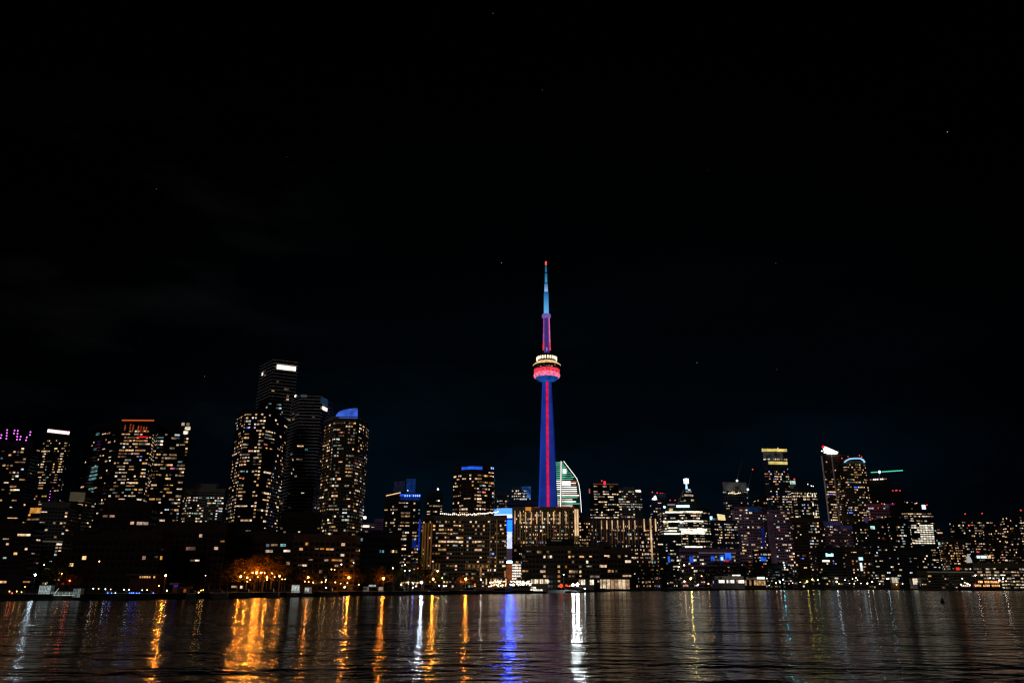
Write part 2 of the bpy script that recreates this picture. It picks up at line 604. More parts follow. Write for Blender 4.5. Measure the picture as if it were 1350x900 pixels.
# lawns and promenade
gr = surf('lit_lawn', (.06, .11, .015), scale=.3, var=.5)
for u0, u1, d0, d1 in ((842, 925, 12, 60), (1040, 1085, 12, 50)):
    b = MB(); P = [g_at(u0, d0), g_at(u1, d0), g_at(u1, d1), g_at(u0, d1)]
    b.poly([(p.x, p.y, GZ + .012) for p in P], gr)
    tag(b.build('lawn'), kind='structure')
b = MB(); pm = surf('promenade_paving', (.09, .085, .08), scale=.3, var=.3)
for i in range(len(SP) - 1):
    p, q = SP[i], SP[i + 1]
    b.quad((p.x, p.y + .6, GZ + .004), (q.x, q.y + .6, GZ + .004), (q.x * 1.02, q.y + 10, GZ + .004), (p.x * 1.02, p.y + 10, GZ + .004), pm)
tag(b.build('promenade'), kind='structure')

# water
m, nt, out = nmat('harbour_water')
p = nt.nodes.new('ShaderNodeBsdfPrincipled')
p.inputs['Base Color'].default_value = (.0025, .0035, .0035, 1)
p.inputs['Roughness'].default_value = WATER_ROUGH = .13
p.inputs['IOR'].default_value = 1.333
geo = nt.nodes.new('ShaderNodeNewGeometry')
def wave(scale, sx, detail, rough, rot):
    mp = nt.nodes.new('ShaderNodeMapping'); mp.inputs['Scale'].default_value = (sx, 1, 1); mp.inputs['Rotation'].default_value = (0, 0, rot)
    L(nt, geo.outputs['Position'], mp.inputs[0])
    n = nt.nodes.new('ShaderNodeTexNoise'); n.inputs['Scale'].default_value = scale; n.inputs['Detail'].default_value = detail
    n.inputs['Roughness'].default_value = rough
    L(nt, mp.outputs[0], n.inputs['Vector'])
    return n.outputs['Fac']
hgt = math_n(nt, 'MULTIPLY', wave(.018, .3, 2, .5, .1), 2.6)
hgt = math_n(nt, 'ADD', hgt, math_n(nt, 'MULTIPLY', wave(.055, .3, 2, .5, -.12), 1.5))
hgt = math_n(nt, 'ADD', hgt, math_n(nt, 'MULTIPLY', wave(.13, .45, 2, .5, .3), .45))
hgt = math_n(nt, 'ADD', hgt, math_n(nt, 'MULTIPLY', wave(.36, .6, 2, .5, -.2), .55))
hgt = math_n(nt, 'ADD', hgt, math_n(nt, 'MULTIPLY', wave(1.0, .85, 2, .55, .12), .13))
# calmer and rougher patches
pat = nt.nodes.new('ShaderNodeMapRange'); pat.inputs['From Min'].default_value = .35; pat.inputs['From Max'].default_value = .65
pat.inputs['To Min'].default_value = .45; pat.inputs['To Max'].default_value = 1.15
L(nt, wave(.022, .35, 3, .55, 0), pat.inputs['Value'])
bp = nt.nodes.new('ShaderNodeBump'); bp.inputs['Distance'].default_value = 1.0
L(nt, math_n(nt, 'MULTIPLY', pat.outputs[0], 1.0), bp.inputs['Strength'])
L(nt, hgt, bp.inputs['Height']); L(nt, bp.outputs[0], p.inputs['Normal'])
L(nt, p.outputs[0], out.inputs[0])
WATERM = m
b = MB(); b.quad((-9000, -300, 0), (9000, -300, 0), (9000, 9000, 0), (-9000, 9000, 0), m)
tag(b.build('water'), kind='structure')

# ------------------------------------------------------------------ the lit communications tower
TY = 1000.0 * (553.0 - CAM_H) / (at(721.4, 344.5, 1000.0).z - CAM_H)
TX = xat(721, TY, 330)


def tz(v): return at(721, v, TY).z
def tr(px, z): return px * mpp(TY, z)


T = empty('communications_tower', (TX, TY, GZ), 'very tall concrete tower lit blue with a red stripe, round pod and needle mast', 'tower')
TO = (TX, TY, GZ)
blueL = surf('blue_glow_concrete', (.06, .06, .065), emit=(.004, .022, .205), es=1.0, var=.28, scale=.035)  # blue floodlighting put into the concrete as emission
blueD = surf('blue_glow_concrete_shade', (.06, .06, .065), emit=(.002, .013, .105), es=1.0, var=.28, scale=.035)  # shaded leg sides painted as a dimmer glow
redS = glow('red_led_strip', (1, .008, .06), .8, var=.3, scale=.2)
pinkS = glow('pink_led_wash', (1, .16, .5), .5, var=.35, scale=.15)
conc = WALL['grey']


def yshape(R, core, tw):               # three-legged section, two legs towards the bay
    pts = []
    for k, a in enumerate((210, 330, 90)):
        a = radians(a); d = Vector((cos(a), sin(a))); n = Vector((-d.y, d.x))
        pts.append(d * core * 1.0 - n * tw)
        pts.append(d * R - n * tw * .62); pts.append(d * R + n * tw * .62)
        pts.append(d * core * 1.0 + n * tw)
    return pts


zs = [GZ - 1, 20, 60, 110, 150, 200, 250, 300, 336]
def legR(z):
    t = max(0, min(1, z / 336.0)); 
    K = ((0, 22.5), (.25, 18.2), (.446, 15.4), (.76, 11.6), (.946, 8.5), (1.01, 7.6))
    for (a, ra), (b_, rb) in zip(K, K[1:]):
        if t <= b_: return ra + (rb - ra) * (t - a) / (b_ - a)
b = MB()
secs = [yshape(legR(z), 5.0, 4.0 - .8 * z / 336) for z in zs]
i0 = 0
for sec, z in zip(secs, zs): b.v += [(p.x, p.y, z - GZ) for p in sec]
n = len(secs[0]); kl, kd, km = b.slot(blueL), b.slot(blueD), b.slot(surf('blue_glow_leg_face', (.06, .06, .065), emit=(.005, .029, .265), es=1.0, var=.25, scale=.03))  # leg tips get a brighter glow in place of floodlight
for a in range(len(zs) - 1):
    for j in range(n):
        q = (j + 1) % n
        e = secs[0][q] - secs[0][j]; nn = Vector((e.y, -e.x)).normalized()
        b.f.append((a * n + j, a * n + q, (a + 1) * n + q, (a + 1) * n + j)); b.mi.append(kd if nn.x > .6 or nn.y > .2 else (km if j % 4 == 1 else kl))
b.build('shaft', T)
b = MB(); yf = min(p.y for p in secs[0] if abs(p.x) < 9.5)
yc = -6.0
b.box(-1.75, yc - .9, 0, 1.75, yc + 4, 334 - GZ, redS)
b.build('elevator_strip', T)
# pod: heights read from the photograph on the tower axis
def lz(v): return tz(v) - GZ
b = MB(); zz = lz(497)
b.lathe([(7, lz(504)), (16.5, lz(500.5)), (19.6, lz(498))], glow('pod_underside_blue', (.012, .09, .42), .62, var=.35, scale=.12), 40)
b.build('pod_underside', T, True)
b = MB()
b.lathe([(19.6, lz(498.3)), (21.9, lz(497)), (22.6, lz(495)), (21.8, lz(493)), (19.8, lz(492.2))], glow('radome_pink_light', (1, .20, .36), .95, var=.6, scale=.25), 44)
b.build('radome', T, True)
b = MB()
b.lathe([(19.8, lz(492.2)), (21.6, lz(491.8)), (21.9, lz(487.8)), (20.2, lz(487.4))], glow('pod_red_ring', (1, .05, .09), .9, var=.6, scale=.35), 44)
b.build('lower_ring', T)
b = MB(); podD = surf('pod_dark_glass', (.02, .02, .03), rough=.2)
b.lathe([(20.2, lz(487.6)), (23.3, lz(487)), (23.6, lz(483.0)), (23, lz(482.2))], podD, 44)
pod = b.build('observation_deck', T)
for a in (-118, -104, -92, -86, -80, -73, -60, -132):
    a = radians(a + random.uniform(-2, 2)); r = 23.75
    zc = lz(486.6) if random.random() < .6 else lz(485)
    o = link('window', winmesh(random.choice(('pale', 'white', 'warm')), 2), pod, (r * cos(a), r * sin(a), zc))
    o.rotation_euler = (0, 0, a + pi / 2); o.scale = (2.3, 1, 1.1)
b = MB()
b.lathe([(23.6, lz(482.3)), (23.5, lz(481.4)), (19.5, lz(479.0)), (14.5, lz(476.8))], glow('pod_gold_roof', (1, .62, .26), .95, var=.45, scale=.2), 44)
b.build('upper_roof', T)
b = MB(); b.lathe([(14.5, lz(477)), (15.8, lz(476.6)), (15.8, lz(471)), (8, lz(469.5)), (5.5, lz(466))], podD, 36); b.build('upper_deck', T)
lm = glow('pod_lamp_panel', (1, .78, .52), 1.8)
for k in range(24):
    a = 2 * pi * k / 24 + .07; r = 17.2
    b = MB(); d = Vector((cos(a), sin(a))); n = Vector((-d.y, d.x)) * 1.15
    p0 = d * 16.2; p1 = d * 17.6
    za, zb = lz(475.2), lz(471.4)
    b.prism([tuple(p0 - n), tuple(p1 - n), tuple(p1 + n), tuple(p0 + n)], za, zb, lm)
    b.build('lamp_panel', T)
# upper shaft and pink edges, wash light put in as glow; small pod, mast
b = MB(); us = surf('violet_glow_concrete', (.3, .3, .32), emit=(.022, .014, .14), es=1.0, var=.1)
def ysec(R): return [Vector((R * cos(radians(a)), R * sin(radians(a)))) for a in range(30, 390, 60)]
b.prism(ysec(5.6), lz(470), lz(418), us, pts2=ysec(4.4)); b.build('upper_shaft', T)
for sx, m1 in ((-1, .75), (1, 1.0)):
    b = MB()
    mt = glow('pink_edge_%d' % sx, (.85, .16, .5) if sx > 0 else (.55, .10, .55), .85 * m1, var=.3, scale=.1)
    b.prism([(sx * 5.4 - 1.0, -4.2), (sx * 5.4 + 1.0, -4.2), (sx * 5.4 + 1.0, -1), (sx * 5.4 - 1.0, -1)], lz(452), lz(419), mt,
            pts2=[(sx * 4.6 - .8, -3.6), (sx * 4.6 + .8, -3.6), (sx * 4.6 + .8, -1), (sx * 4.6 - .8, -1)])
    b.build('edge_light', T)
    b = MB(); mt = glow('red_edge', (1, .05, .12), .8, var=.3, scale=.2)
    b.prism([(sx * 5.9 - 1.2, -4.6), (sx * 5.9 + 1.2, -4.6), (sx * 5.9 + 1.2, -1), (sx * 5.9 - 1.2, -1)], lz(462), lz(452), mt,
            pts2=[(sx * 5.4 - 1.0, -4.2), (sx * 5.4 + 1.0, -4.2), (sx * 5.4 + 1.0, -1), (sx * 5.4 - 1.0, -1)])
    b.build('edge_light', T)
b = MB(); b.box(-.9, -5.9, lz(463.5), .9, -4.6, lz(459), glow('violet_spot', (.45, .35, 1), .6)); b.build('spot_light', T)
b = MB(); b.lathe([(4.4, lz(419.8)), (7.4, lz(418.6)), (8.0, lz(416.5)), (7.2, lz(414.6)), (4.0, lz(413.6))], glow('sky_pod_violet', (.35, .22, .85), .45, var=.5, scale=.4), 24)
b.build('sky_pod', T, True)


def mastmat(name, za, zb, c0_, c1_):  # LED wash fading upward is put into the emission colour
    m, nt, out = nmat(name)
    e = nt.nodes.new('ShaderNodeEmission'); g = nt.nodes.new('ShaderNodeNewGeometry'); sp = nt.nodes.new('ShaderNodeSeparateXYZ')
    L(nt, g.outputs['Position'], sp.inputs[0])
    mr = nt.nodes.new('ShaderNodeMapRange'); mr.inputs['From Min'].default_value = za; mr.inputs['From Max'].default_value = zb
    L(nt, sp.outputs['Z'], mr.inputs['Value'])
    r = nt.nodes.new('ShaderNodeValToRGB'); r.color_ramp.elements[0].color = (*c0_, 1); r.color_ramp.elements[1].color = (*c1_, 1)
    L(nt, mr.outputs[0], r.inputs[0]); L(nt, r.outputs[0], e.inputs[0]); L(nt, e.outputs[0], out.inputs[0])
    return m


mast = MB(); mast.lathe([(1.2, lz(414)), (.6, lz(346))], STEEL, 8); mast.build('mast_core', T)
for va, vb, r, ca, cb in ((413.4, 385.5, 4.3, (.12, .46, .82), (.005, .10, .34)), (384.2, 373.5, 3.1, (.30, .48, .80), (.006, .10, .30)),
                          (372, 360.5, 2.1, (.06, .28, .46), (.008, .12, .28)), (358.6, 349.6, 1.6, (.03, .16, .28), (.008, .08, .18))):
    b = MB(); b.lathe([(.3, lz(va)), (r, lz(va) + .1), (r * .93, lz(vb)), (.3, lz(vb) + .1)], mastmat('mast_led_wash', tz(va), tz(vb), ca, cb), 10)
    b.build('mast_section', T)
b = MB(); b.lathe([(1.5, lz(349.4)), (1.5, lz(347.2))], glow('mast_tip_red', (1, .1, .08), 1.2), 8)
b.lathe([(.4, lz(347)), (1.6, lz(346.6)), (1.6, lz(345)), (.2, lz(344.4))], glow('mast_tip_red', (1, .1, .08), 1.2), 8); b.build('beacon', T)
#PART3
# ------------------------------------------------------------------ buildings
G = lambda name, c, s, **k: glow(name, c, s, **k)
AVR = G('aviation_red', (1, .05, .04), 1.6)
AVW = G('roof_white_light', (1, .93, .82), 3.0)
PURP = G('purple_led', (.8, .16, .95), 2.0)
BLUEB = G('blue_led_band', (.02, .12, .95), .75, var=.6, scale=.12)
CROWNW = G('white_crown_light', (1, .86, .68), 1.7, var=.3, scale=.1)
SIGNW = G('white_sign', (.85, .93, 1), 1.7)
SIGNC = G('cyan_sign', (.45, .8, 1), 1.6)
L1 = (.35, .35)
BL = []


def B(*a, **k):
    x = Bld(*a, **k); BL.append(x); return x


# --- left group
x = B('apartment_tower', 'apartment tower topped by zigzag rows of purple lights', [(-16, 0), (44, 6)], 582, 640, fpx=4.6, bpx=4.6, dens=.10, wall='black', ledge=(.5, .4),
      lit=[(32, 584, 12, 4, 'white'), (29, 589, 8, 4, 'warm'), (28, 593, 6, 4, 'pale'), (25, 597.5, 6, 4, 'white'), (25, 602, 5, 4, 'amber'), (19, 597, 3, 4, 'warm'), (11, 599.5, 3, 4, 'amber'),
           (25, 609.5, 12, 4, 'amber'), (3, 613, 5, 4, 'pale'), (8, 615, 3, 8, 'warm'), (12, 622, 4, 4, 'amber'), (20, 623, 6, 4, 'warm'), (19, 626.5, 7, 4, 'cool'), (31, 619, 5, 4, 'cool'),
           (19, 632, 4, 4, 'pale'), (16, 640.5, 7, 4, 'amber'), (16, 644.5, 7, 4, 'pale'), (15, 648, 6, 4, 'pale'), (6, 644.5, 4, 4, 'pale'), (2, 595, 5, 4, 'warm'), (0, 604, 5, 4, 'teal')])
b = None
for u, v0, v1 in ((1.5, 572, 577), (9, 565, 578), (19, 565, 571), (23, 566, 579), (27, 574, 579), (35, 575, 580), (40, 567, 573)):
    q = at(u - .8, v1, x.Y); 
    b = MB(); k = 0
    v = v1
    b.bar(at(u - .9, 583, x.Y), at(u + .4, v0 - 2, x.Y), .12 * x.m, WALL['black'])
    fin = b.build('roof_fin', x.root, off=x.org)
    while v > v0 - .5:
        b = MB(); t = (v1 - v) / max(1, v1 - v0)
        b.ball(at(u - .6 + t * 1.2, v, x.Y - .4 * x.m), 1.0 * x.m, PURP, 6, 4)
        o = b.build('led_lamp', fin, off=x.org); v -= 3.8
x = B('apartment_tower', 'slender apartment tower with a pinkish white light strip on its flat roof', [(59.5, 2), (92, 0), (95.5, 16)], 568.5, 600, fpx=3.5, bpx=2.6, dens=.13, wall='black', ledge=(.4, .35), face_dens={1: .4},
      bands=[(566, 575, 0), (575, 582, .04)], lit=[(85.5, 585, 5, 7, 'pale'), (65, 580, 2, 4, 'warm'), (74, 581, 2, 3, 'warm'), (84, 591.5, 6, 3, 'amber'), (82, 601, 6, 10, 'pale'), (58, 599, 6, 9, 'pale'), (79, 613, 6, 12, 'pale'), (77, 620, 6, 6, 'pale'), (71, 617, 3, 14, 'warm'),
                                                       (55, 613, 6, 8, 'pale'), (55, 621, 11, 3, 'amber'), (75, 628, 5, 3, 'warm'), (73, 636, 6, 8, 'warm'), (67, 637, 5, 4, 'pale'), (82, 601, 3, 3, 'teal')])
for k in range(9):
    u = 64.5 + k * 3.25
    x.patch('roof_light', u - 1.35, 565.6 + k * .38, u + 1.35, 569.6 + k * .38, G('pink_white_roof_light', (1, .66, .62), 1.9), proud=.5)
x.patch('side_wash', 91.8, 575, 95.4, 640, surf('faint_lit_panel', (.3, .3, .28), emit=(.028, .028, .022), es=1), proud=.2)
for k in range(4):
    x.lamp(66.6 - k * .6, 647 + k * 4, PURP, r=.55, name='led_lamp', stem=False, Y=x.Y - 3)
x = B('apartment_block', 'mid rise block with a plain tan lit wall panel under its roof', [(91, 0), (113, 4)], 647.5, 540, fpx=4.5, bpx=4, dens=.16, wall='dark', bands=[(640, 661, 0)], lit=[(104, 683, 8, 5, 'amber'), (96, 666, 3, 6, 'white'), (104, 665, 6, 8, 'warm')])
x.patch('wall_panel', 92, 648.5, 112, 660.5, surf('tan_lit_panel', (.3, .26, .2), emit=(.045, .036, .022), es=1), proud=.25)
x = B('apartment_block', 'low apartment block with a wide amber lit loggia beside the tan panel block', [(38, 3), (62, 0)], 667, 500, fpx=6, bpx=7, dens=.08, wall='black', lit=[(45.5, 682, 9, 5, 'warm'), (36, 695, 4, 4, 'warm'), (38, 713, 4, 4, 'amber'), (27, 719, 6, 4, 'amber')])
x.patch('loggia', 40, 669, 58, 676, G('amber_loggia', (1, .42, .08), .55, var=.5, scale=.5), proud=.3)
x = B('apartment_block', 'grey mid rise block with glazed corner bays below the slender tower', [(56, 0), (92, 5)], 663, 480, fpx=4.5, bpx=4.2, dens=.09, wall='grey', ledge=(.4, .3), pal='mix',
      lit=[(66, 666.5, 6, 5, 'pale'), (74, 667, 4, 5, 'pale'), (92, 677, 5, 4, 'pale'), (92, 682, 5, 4, 'warm'), (90, 690, 5, 4, 'pale'), (89, 694.5, 5, 4, 'warm'), (88, 703, 6, 4, 'cool'), (74, 707, 5, 4, 'pale'), (79, 689, 3, 4, 'pale')])
x.patch('terrace_light', 49, 712.3, 83, 714.3, surf('lit_terrace', (.3, .3, .28), emit=(.05, .045, .03), es=1), proud=.6)
B('apartment_block', 'very dark low block at the far shore end with two bright slots', [(-40, 0), (44, 4)], 690, 440, fpx=6, bpx=6, dens=.035, pal='warm', wall='red', lit=[(7, 713.5, 12, 4, 'pale'), (7, 717, 6, 4, 'warm'), (6, 735, 5, 3, 'cool')])
x = B('apartment_tower', 'broad tower with a red lit rooftop colonnade and teal glass corner', [(117, 34), (137, 16), (159, 0), (203.5, 0), (209, 22)], 553, 600, fpx=4.3, bpx=4.0, dens=.22, wall='black', ledge=(.5, .35), pal='warm',
      bands=[(550, 568, 0), (686, 760, .02)], face_dens={0: .12, 1: .5, 2: 1.15, 3: .8},
      lit=[(170, 582, 12, 4, 'warm'), (188, 579, 15, 4, 'warm'), (188, 584, 11, 4, 'white'), (185, 593, 15, 4, 'amber'), (184, 603, 5, 9, 'blue'), (165, 591, 6, 4, 'cool'), (164, 600, 10, 4, 'amber'), (159, 613, 11, 4, 'warm'), (160, 624, 14, 4, 'warm'),
           (162, 631, 14, 4, 'warm'), (176, 635, 12, 4, 'pale'), (180, 634, 10, 4, 'warm'), (150, 645, 8, 4, 'warm'), (172, 654, 12, 4, 'pale'), (165, 654, 6, 4, 'cool')])
x.patch('crown_line', 161, 553.2, 203.3, 554.8, G('red_crown_line', (1, .16, .04), .55), proud=.5)
for u, v in ((165, 564), (172, 562.5), (175.7, 564), (182.5, 565), (186, 565.5), (189.5, 566), (193, 566.5)):
    x.patch('lit_column', u - .7, v - 4, u + .7, v + 3.5, G('red_column_light', (1, .13, .03), .3, var=.6, scale=.25), proud=.4)
x.patch('red_sign', 181, 574.5, 195.5, 577, G('red_sign', (1, .02, .02), .55, var=.5, scale=.6), proud=.4)
for u, v, w in ((125, 616, 8), (124, 621, 8), (123.5, 626, 10), (122, 631, 9), (121, 644, 7), (119.5, 649, 7), (116, 662, 8), (115, 667, 9), (114.5, 672, 9), (112, 694, 8), (110, 699, 8), (125.5, 592, 3), (129, 572, 4)):
    x.patch('glass_panel', u - w / 2, v - 1.3, u + w / 2, v + 1.3, G('teal_glass_light', (.22, .5, .52), .42, var=.6, scale=.25), proud=.3)
x.lamp(141.5, 557.5, AVR, r=.8)
x = B('apartment_tower', 'apartment tower with a white lit glazed box at its roof corner', [(204, 10), (211, 0), (252.5, 4)], 557, 620, fpx=4.5, bpx=4.0, dens=.26, wall='black', ledge=(.5, .35), pal='warm', bands=[(550, 570, .0)], face_dens={0: .7},
      lit=[(231, 575.5, 7, 4, 'pale'), (245.5, 582, 7, 4, 'warm'), (228, 592, 9, 4, 'pale'), (228, 600.5, 12, 4, 'warm'), (226.5, 604.5, 10, 4, 'white'), (225, 613, 9, 4, 'warm'), (226, 616, 9, 4, 'pink'), (239, 611, 8, 8, 'teal'), (242, 618, 9, 4, 'pale'), (241, 626, 13, 4, 'pale'), (222, 629, 8, 4, 'pale'), (237, 634, 7, 4, 'warm'),
           (205, 613, 9, 4, 'pale'), (204, 622, 9, 4, 'warm'), (208, 627, 9, 4, 'warm'), (206, 600, 7, 4, 'warm'), (220, 643, 7, 8, 'warm'), (235, 646, 7, 4, 'white'), (211.5, 576.5, 7, 3, 'teal'), (232, 663, 7, 4, 'pale'), (230, 671.5, 8, 4, 'warm')])
for u, v, w in ((247.5, 564.5, 7), (245, 570, 6), (248, 559.5, 4), (241.5, 559, 4)):
    x.patch('glazed_box', u - w / 2, v - 2, u + w / 2, v + 2, LIT['white'], proud=.5)
x = B('apartment_block', 'grey concrete block under construction speckled with small work lights', [(243, 8), (250, 0), (297, 3)], 644.5, 640, fpx=3.4, bpx=3.0, dens=.36, wall='grey', pal='cold', bands=[(640, 655, .0), (654, 660, .6)], runs=(1, 1, 2))
x.top('penthouse', .28, .78, 8, WALL['grey'])
def crane_jib(base, tip, Y, label, mast=None, col=None, lampm=None):
    a, t = at(*base, Y), at(*tip, Y); mm = mpp(Y)
    r = empty('tower_crane', (a.x, a.y, a.z), label, 'crane')
    b = MB(); b.bar(a, t, .40 * mm, col or surf('crane_steel', (.25, .25, .26)), .22 * mm); b.build('jib', r, off=a)
    if mast:
        q = at(*mast, Y); b = MB(); b.bar((a.x, a.y, q.z), a, .45 * mm, surf('crane_steel', (.25, .25, .26))); b.build('mast', r, off=a)
    b = MB(); e = (t - a).normalized(); b.bar(a, a - e * (t - a).length * .22, .5 * mm, surf('crane_steel', (.25, .25, .26))); b.build('counter_jib', r, off=a)
    if lampm:
        b = MB(); b.ball(a + Vector((0, -1.5 * mm, 0)), 1.5 * mm, lampm, 8, 5); b.build('flood_lamp', r, off=a)
    return r
crane_jib((265.5, 637), (279, 612), 680, 'luffing tower crane with a thin raised jib above the left construction block', (265.5, 648))
B('apartment_block', 'long red brown stepped block with few lit flats in front of the broad tower', [(137, 0), (201, 5)], 662, 470, fpx=8, bpx=9, dens=.02, pal='amber', wall='red', ledge=(.5, .4), bands=[(655, 680, 0)], lit=[(145, 684, 10, 5, 'amber'), (130, 684, 9, 5, 'warm'), (157, 706, 12, 5, 'cool'), (140, 706, 4, 5, 'white'), (180, 721.5, 8, 5, 'warm'), (192, 722, 11, 5, 'warm'), (192.5, 714.5, 9, 4, 'pale')])
B('apartment_block', 'wide dark waterfront terrace block with scattered amber flats', [(98, 0), (215, -12)], 700, 420, fpx=9, bpx=9, dens=.02, pal='amber', wall='red', ledge=(.6, .5), lit=[(203, 737, 7, 5, 'warm'), (188, 736, 6, 4, 'amber')])
B('apartment_block', 'wide dark waterfront terrace block with a long shallow roof and few lights', [(205, 0), (300, -8)], 690, 450, fpx=8, bpx=8, dens=.02, pal='amber', wall='red', ledge=(.6, .5), lit=[(248, 724.5, 12, 4, 'amber'), (257, 737.5, 12, 4, 'pale'), (268, 704.5, 10, 4, 'warm'), (283, 719, 8, 4, 'amber'), (291, 717, 8, 4, 'amber'), (293, 713, 3, 4, 'warm')])
# --- tower cluster
x = B('apartment_tower', 'tall slab tower outlined dark with one bright white band at its top floor', [(345.5, 26), (362, 0), (391.5, 10)], 470, 760, fpx=4.6, bpx=5, dens=.012, wall='black', bands=[(460, 492, 0)], ledge=(1.3, .5), ledgemat=surf('balcony_edge', (.75, .72, .72), var=.2), lit=[(378, 515, 8, 4, 'amber'), (364, 504, 3, 3, 'warm'), (362, 514, 3, 3, 'warm')])
x.patch('crown_light', 364.5, 482.3, 389.8, 488, CROWNW, proud=1.6)
x.patch('crown_light', 347, 491.5, 348.3, 495, CROWNW, proud=1.6)
x = B('apartment_tower', 'dark tower with thin pale balcony stripes and a single bright corner room', [(386.5, 18), (397, 0), (424, 2), (431, 14)], 519, 740, fpx=4.4, bpx=5, dens=.012, wall='black', ledge=(1.4, .55), ledgemat=surf('balcony_edge_blue', (.7, .7, .8), var=.3), bands=[(515, 545, 0)], lit=[(396, 605, 10, 4, 'pale'), (387, 605, 4, 4, 'pale'), (389, 626.5, 4, 4, 'white'), (377, 612, 4, 4, 'pale'), (367, 621, 4, 4, 'warm')])
x.patch('corner_room', 423.2, 536.5, 429.6, 541, CROWNW, proud=1.7)
x.patch('crown_glass', 421, 525, 430.5, 533, surf('blue_crown_glass', (.1, .15, .2), emit=(.006, .022, .045), es=1), proud=1.6)
x.patch('roof_lamp', 390.5, 521, 392, 523, AVW, proud=1.6)
x.patch('crown_glass', 397, 520.5, 405, 524, surf('pale_crown_glass', (.1, .15, .2), emit=(.03, .045, .05), es=1), proud=1.6)
x = B('apartment_tower', 'teal topped glass tower standing between the zigzag flats tower and the slab tower', [(343, 6), (354, 0), (373, 5)], 527, 690, fpx=4.5, bpx=4.5, dens=.03, wall='black', ledge=(.6, .4), pal='cold', bands=[(520, 528, 0)], lit=[(355, 530.5, 5, 3, 'teal'), (366, 532, 10, 5, 'teal'), (366, 538, 8, 3, 'cool'), (368, 545, 4, 5, 'cool'), (346, 556, 5, 4, 'teal')])
x = B('apartment_tower', 'broad apartment tower crowded with warm windows and a blue and pink lit balcony', [(312, 24), (325, 0), (352, -2), (366, 10)], 541, 620, fpx=4.5, bpx=3.9, dens=.25, wall='black', ledge=(.45, .35), pal='warm', colvar=1.6, bands=[(535, 545, .03), (688, 770, .12)], face_dens={0: 1.5, 2: .55},
      lit=[(326, 564.5, 10, 4, 'blue'), (335, 565.5, 5, 4, 'pink'), (331, 556, 6, 4, 'blue'), (328, 545.5, 10, 4, 'pale'), (327, 549, 6, 4, 'warm'), (336.5, 549, 5, 8, 'pale'), (328, 553, 8, 4, 'white'), (335, 561, 6, 4, 'cool'), (340.5, 568, 4, 4, 'warm'), (344.5, 568, 5, 8, 'pale'), (350, 569, 4, 4, 'warm'), (355, 569.5, 5, 4, 'pale'),
           (366, 571.5, 6, 5, 'pale'), (349, 576, 5, 8, 'cool'), (348, 585, 4, 5, 'red'), (343, 575, 5, 4, 'warm'), (355, 573, 5, 5, 'pale'), (324, 585.5, 8, 4, 'cool'), (323, 590, 8, 4, 'amber'), (361, 580, 9, 4, 'pale'), (361, 583, 7, 4, 'warm'), (361, 595, 10, 4, 'warm'), (341, 596, 5, 5, 'pale'), (321, 603, 10, 5, 'pale'), (339, 605, 7, 4, 'pale'), (319, 620, 10, 6, 'cool'),
           (356, 623.5, 10, 5, 'pale'), (321, 632.5, 3, 5, 'red'), (343, 625, 8, 10, 'pale'), (336, 625, 5, 8, 'warm'), (315, 641, 9, 5, 'warm'), (354, 650, 12, 6, 'pale'), (315, 655, 9, 4, 'amber'), (311, 663, 9, 4, 'pale'), (314, 668, 17, 4, 'pale'), (331, 669, 5, 4, 'white'), (357, 641, 6, 5, 'pale'), (328, 700, 8, 4, 'warm')])
x.top('penthouse', .2, .55, 8, WALL['black'])
x = B('apartment_tower', 'rounded golden apartment tower with a blue lit sail on its roof', [(428, 18), (441.5, 1), (456, 0), (470, 1), (481.5, 17)], 552.5, 560, fpx=4.4, bpx=3.3, dens=.27, wall='olive', ledge=(.5, .35), pal='warm', colvar=1.5, bands=[(548, 551, 0), (552, 560, .55)], face_dens={0: 1.1, 3: .6},
      lit=[(444, 581, 6, 4, 'cool'), (462, 580, 5, 5, 'white'), (456, 654, 5, 5, 'cool'), (462, 651, 6, 5, 'white'), (446, 674, 7, 4, 'teal'), (454, 675, 7, 4, 'cool'), (459, 680, 5, 4, 'cool'), (443, 709, 7, 5, 'cool'), (457, 685, 6, 4, 'pale'), (437, 691, 6, 4, 'amber'), (438, 671, 9, 4, 'pale'), (440, 641, 9, 4, 'pale'), (458, 642, 8, 4, 'pale'), (450, 569, 8, 4, 'amber'), (459, 626, 9, 5, 'pale'), (460, 612, 5, 8, 'white')])
Yc = x.Y + 8
b = MB(); SAIL = G('blue_sail_light', (.06, .16, .85), .62, var=.45, scale=.12)
pts = [(442.5, 547.5), (447, 542.5), (453, 540), (461, 538.5), (470, 537.6), (470, 549.8), (462, 550), (447, 550)]
P0 = [at(u, v, Yc) for u, v in pts]; P1 = [p + Vector((0, 5, 0)) for p in P0]
b.poly(P0, SAIL); b.poly(list(reversed(P1)), SAIL)
for i in range(len(P0)): b.quad(P0[i], P1[i], P1[(i + 1) % len(P0)], P0[(i + 1) % len(P0)], SAIL)
b.build('roof_sail', x.root, off=x.org)
x.top('penthouse', .72, .98, 3, WALL['olive'])
x.patch('blue_strip', 477.6, 640, 478.6, 700, surf('blue_strip_glow', (.02, .02, .04), emit=(.005, .025, .22), es=1), proud=.5)
x.band('roof_edge', 548.6, 550, WALL['pale'], out=.4)
B('apartment_block', 'red brown block with blue lit balconies in front of the tower cluster', [(371, 4), (384, 0), (424, 3)], 676, 520, fpx=5, bpx=5, dens=.02, pal='amber', wall='red', ledge=(.5, .4), bands=[(670, 690, 0)], lit=[(342, 702, 9, 3, 'blue'), (365, 704, 5, 3, 'blue'), (371, 697, 5, 4, 'amber'), (421, 698, 7, 4, 'teal'), (428, 699, 7, 4, 'warm'), (430, 705, 7, 4, 'warm'), (415, 711.5, 5, 3, 'warm')])
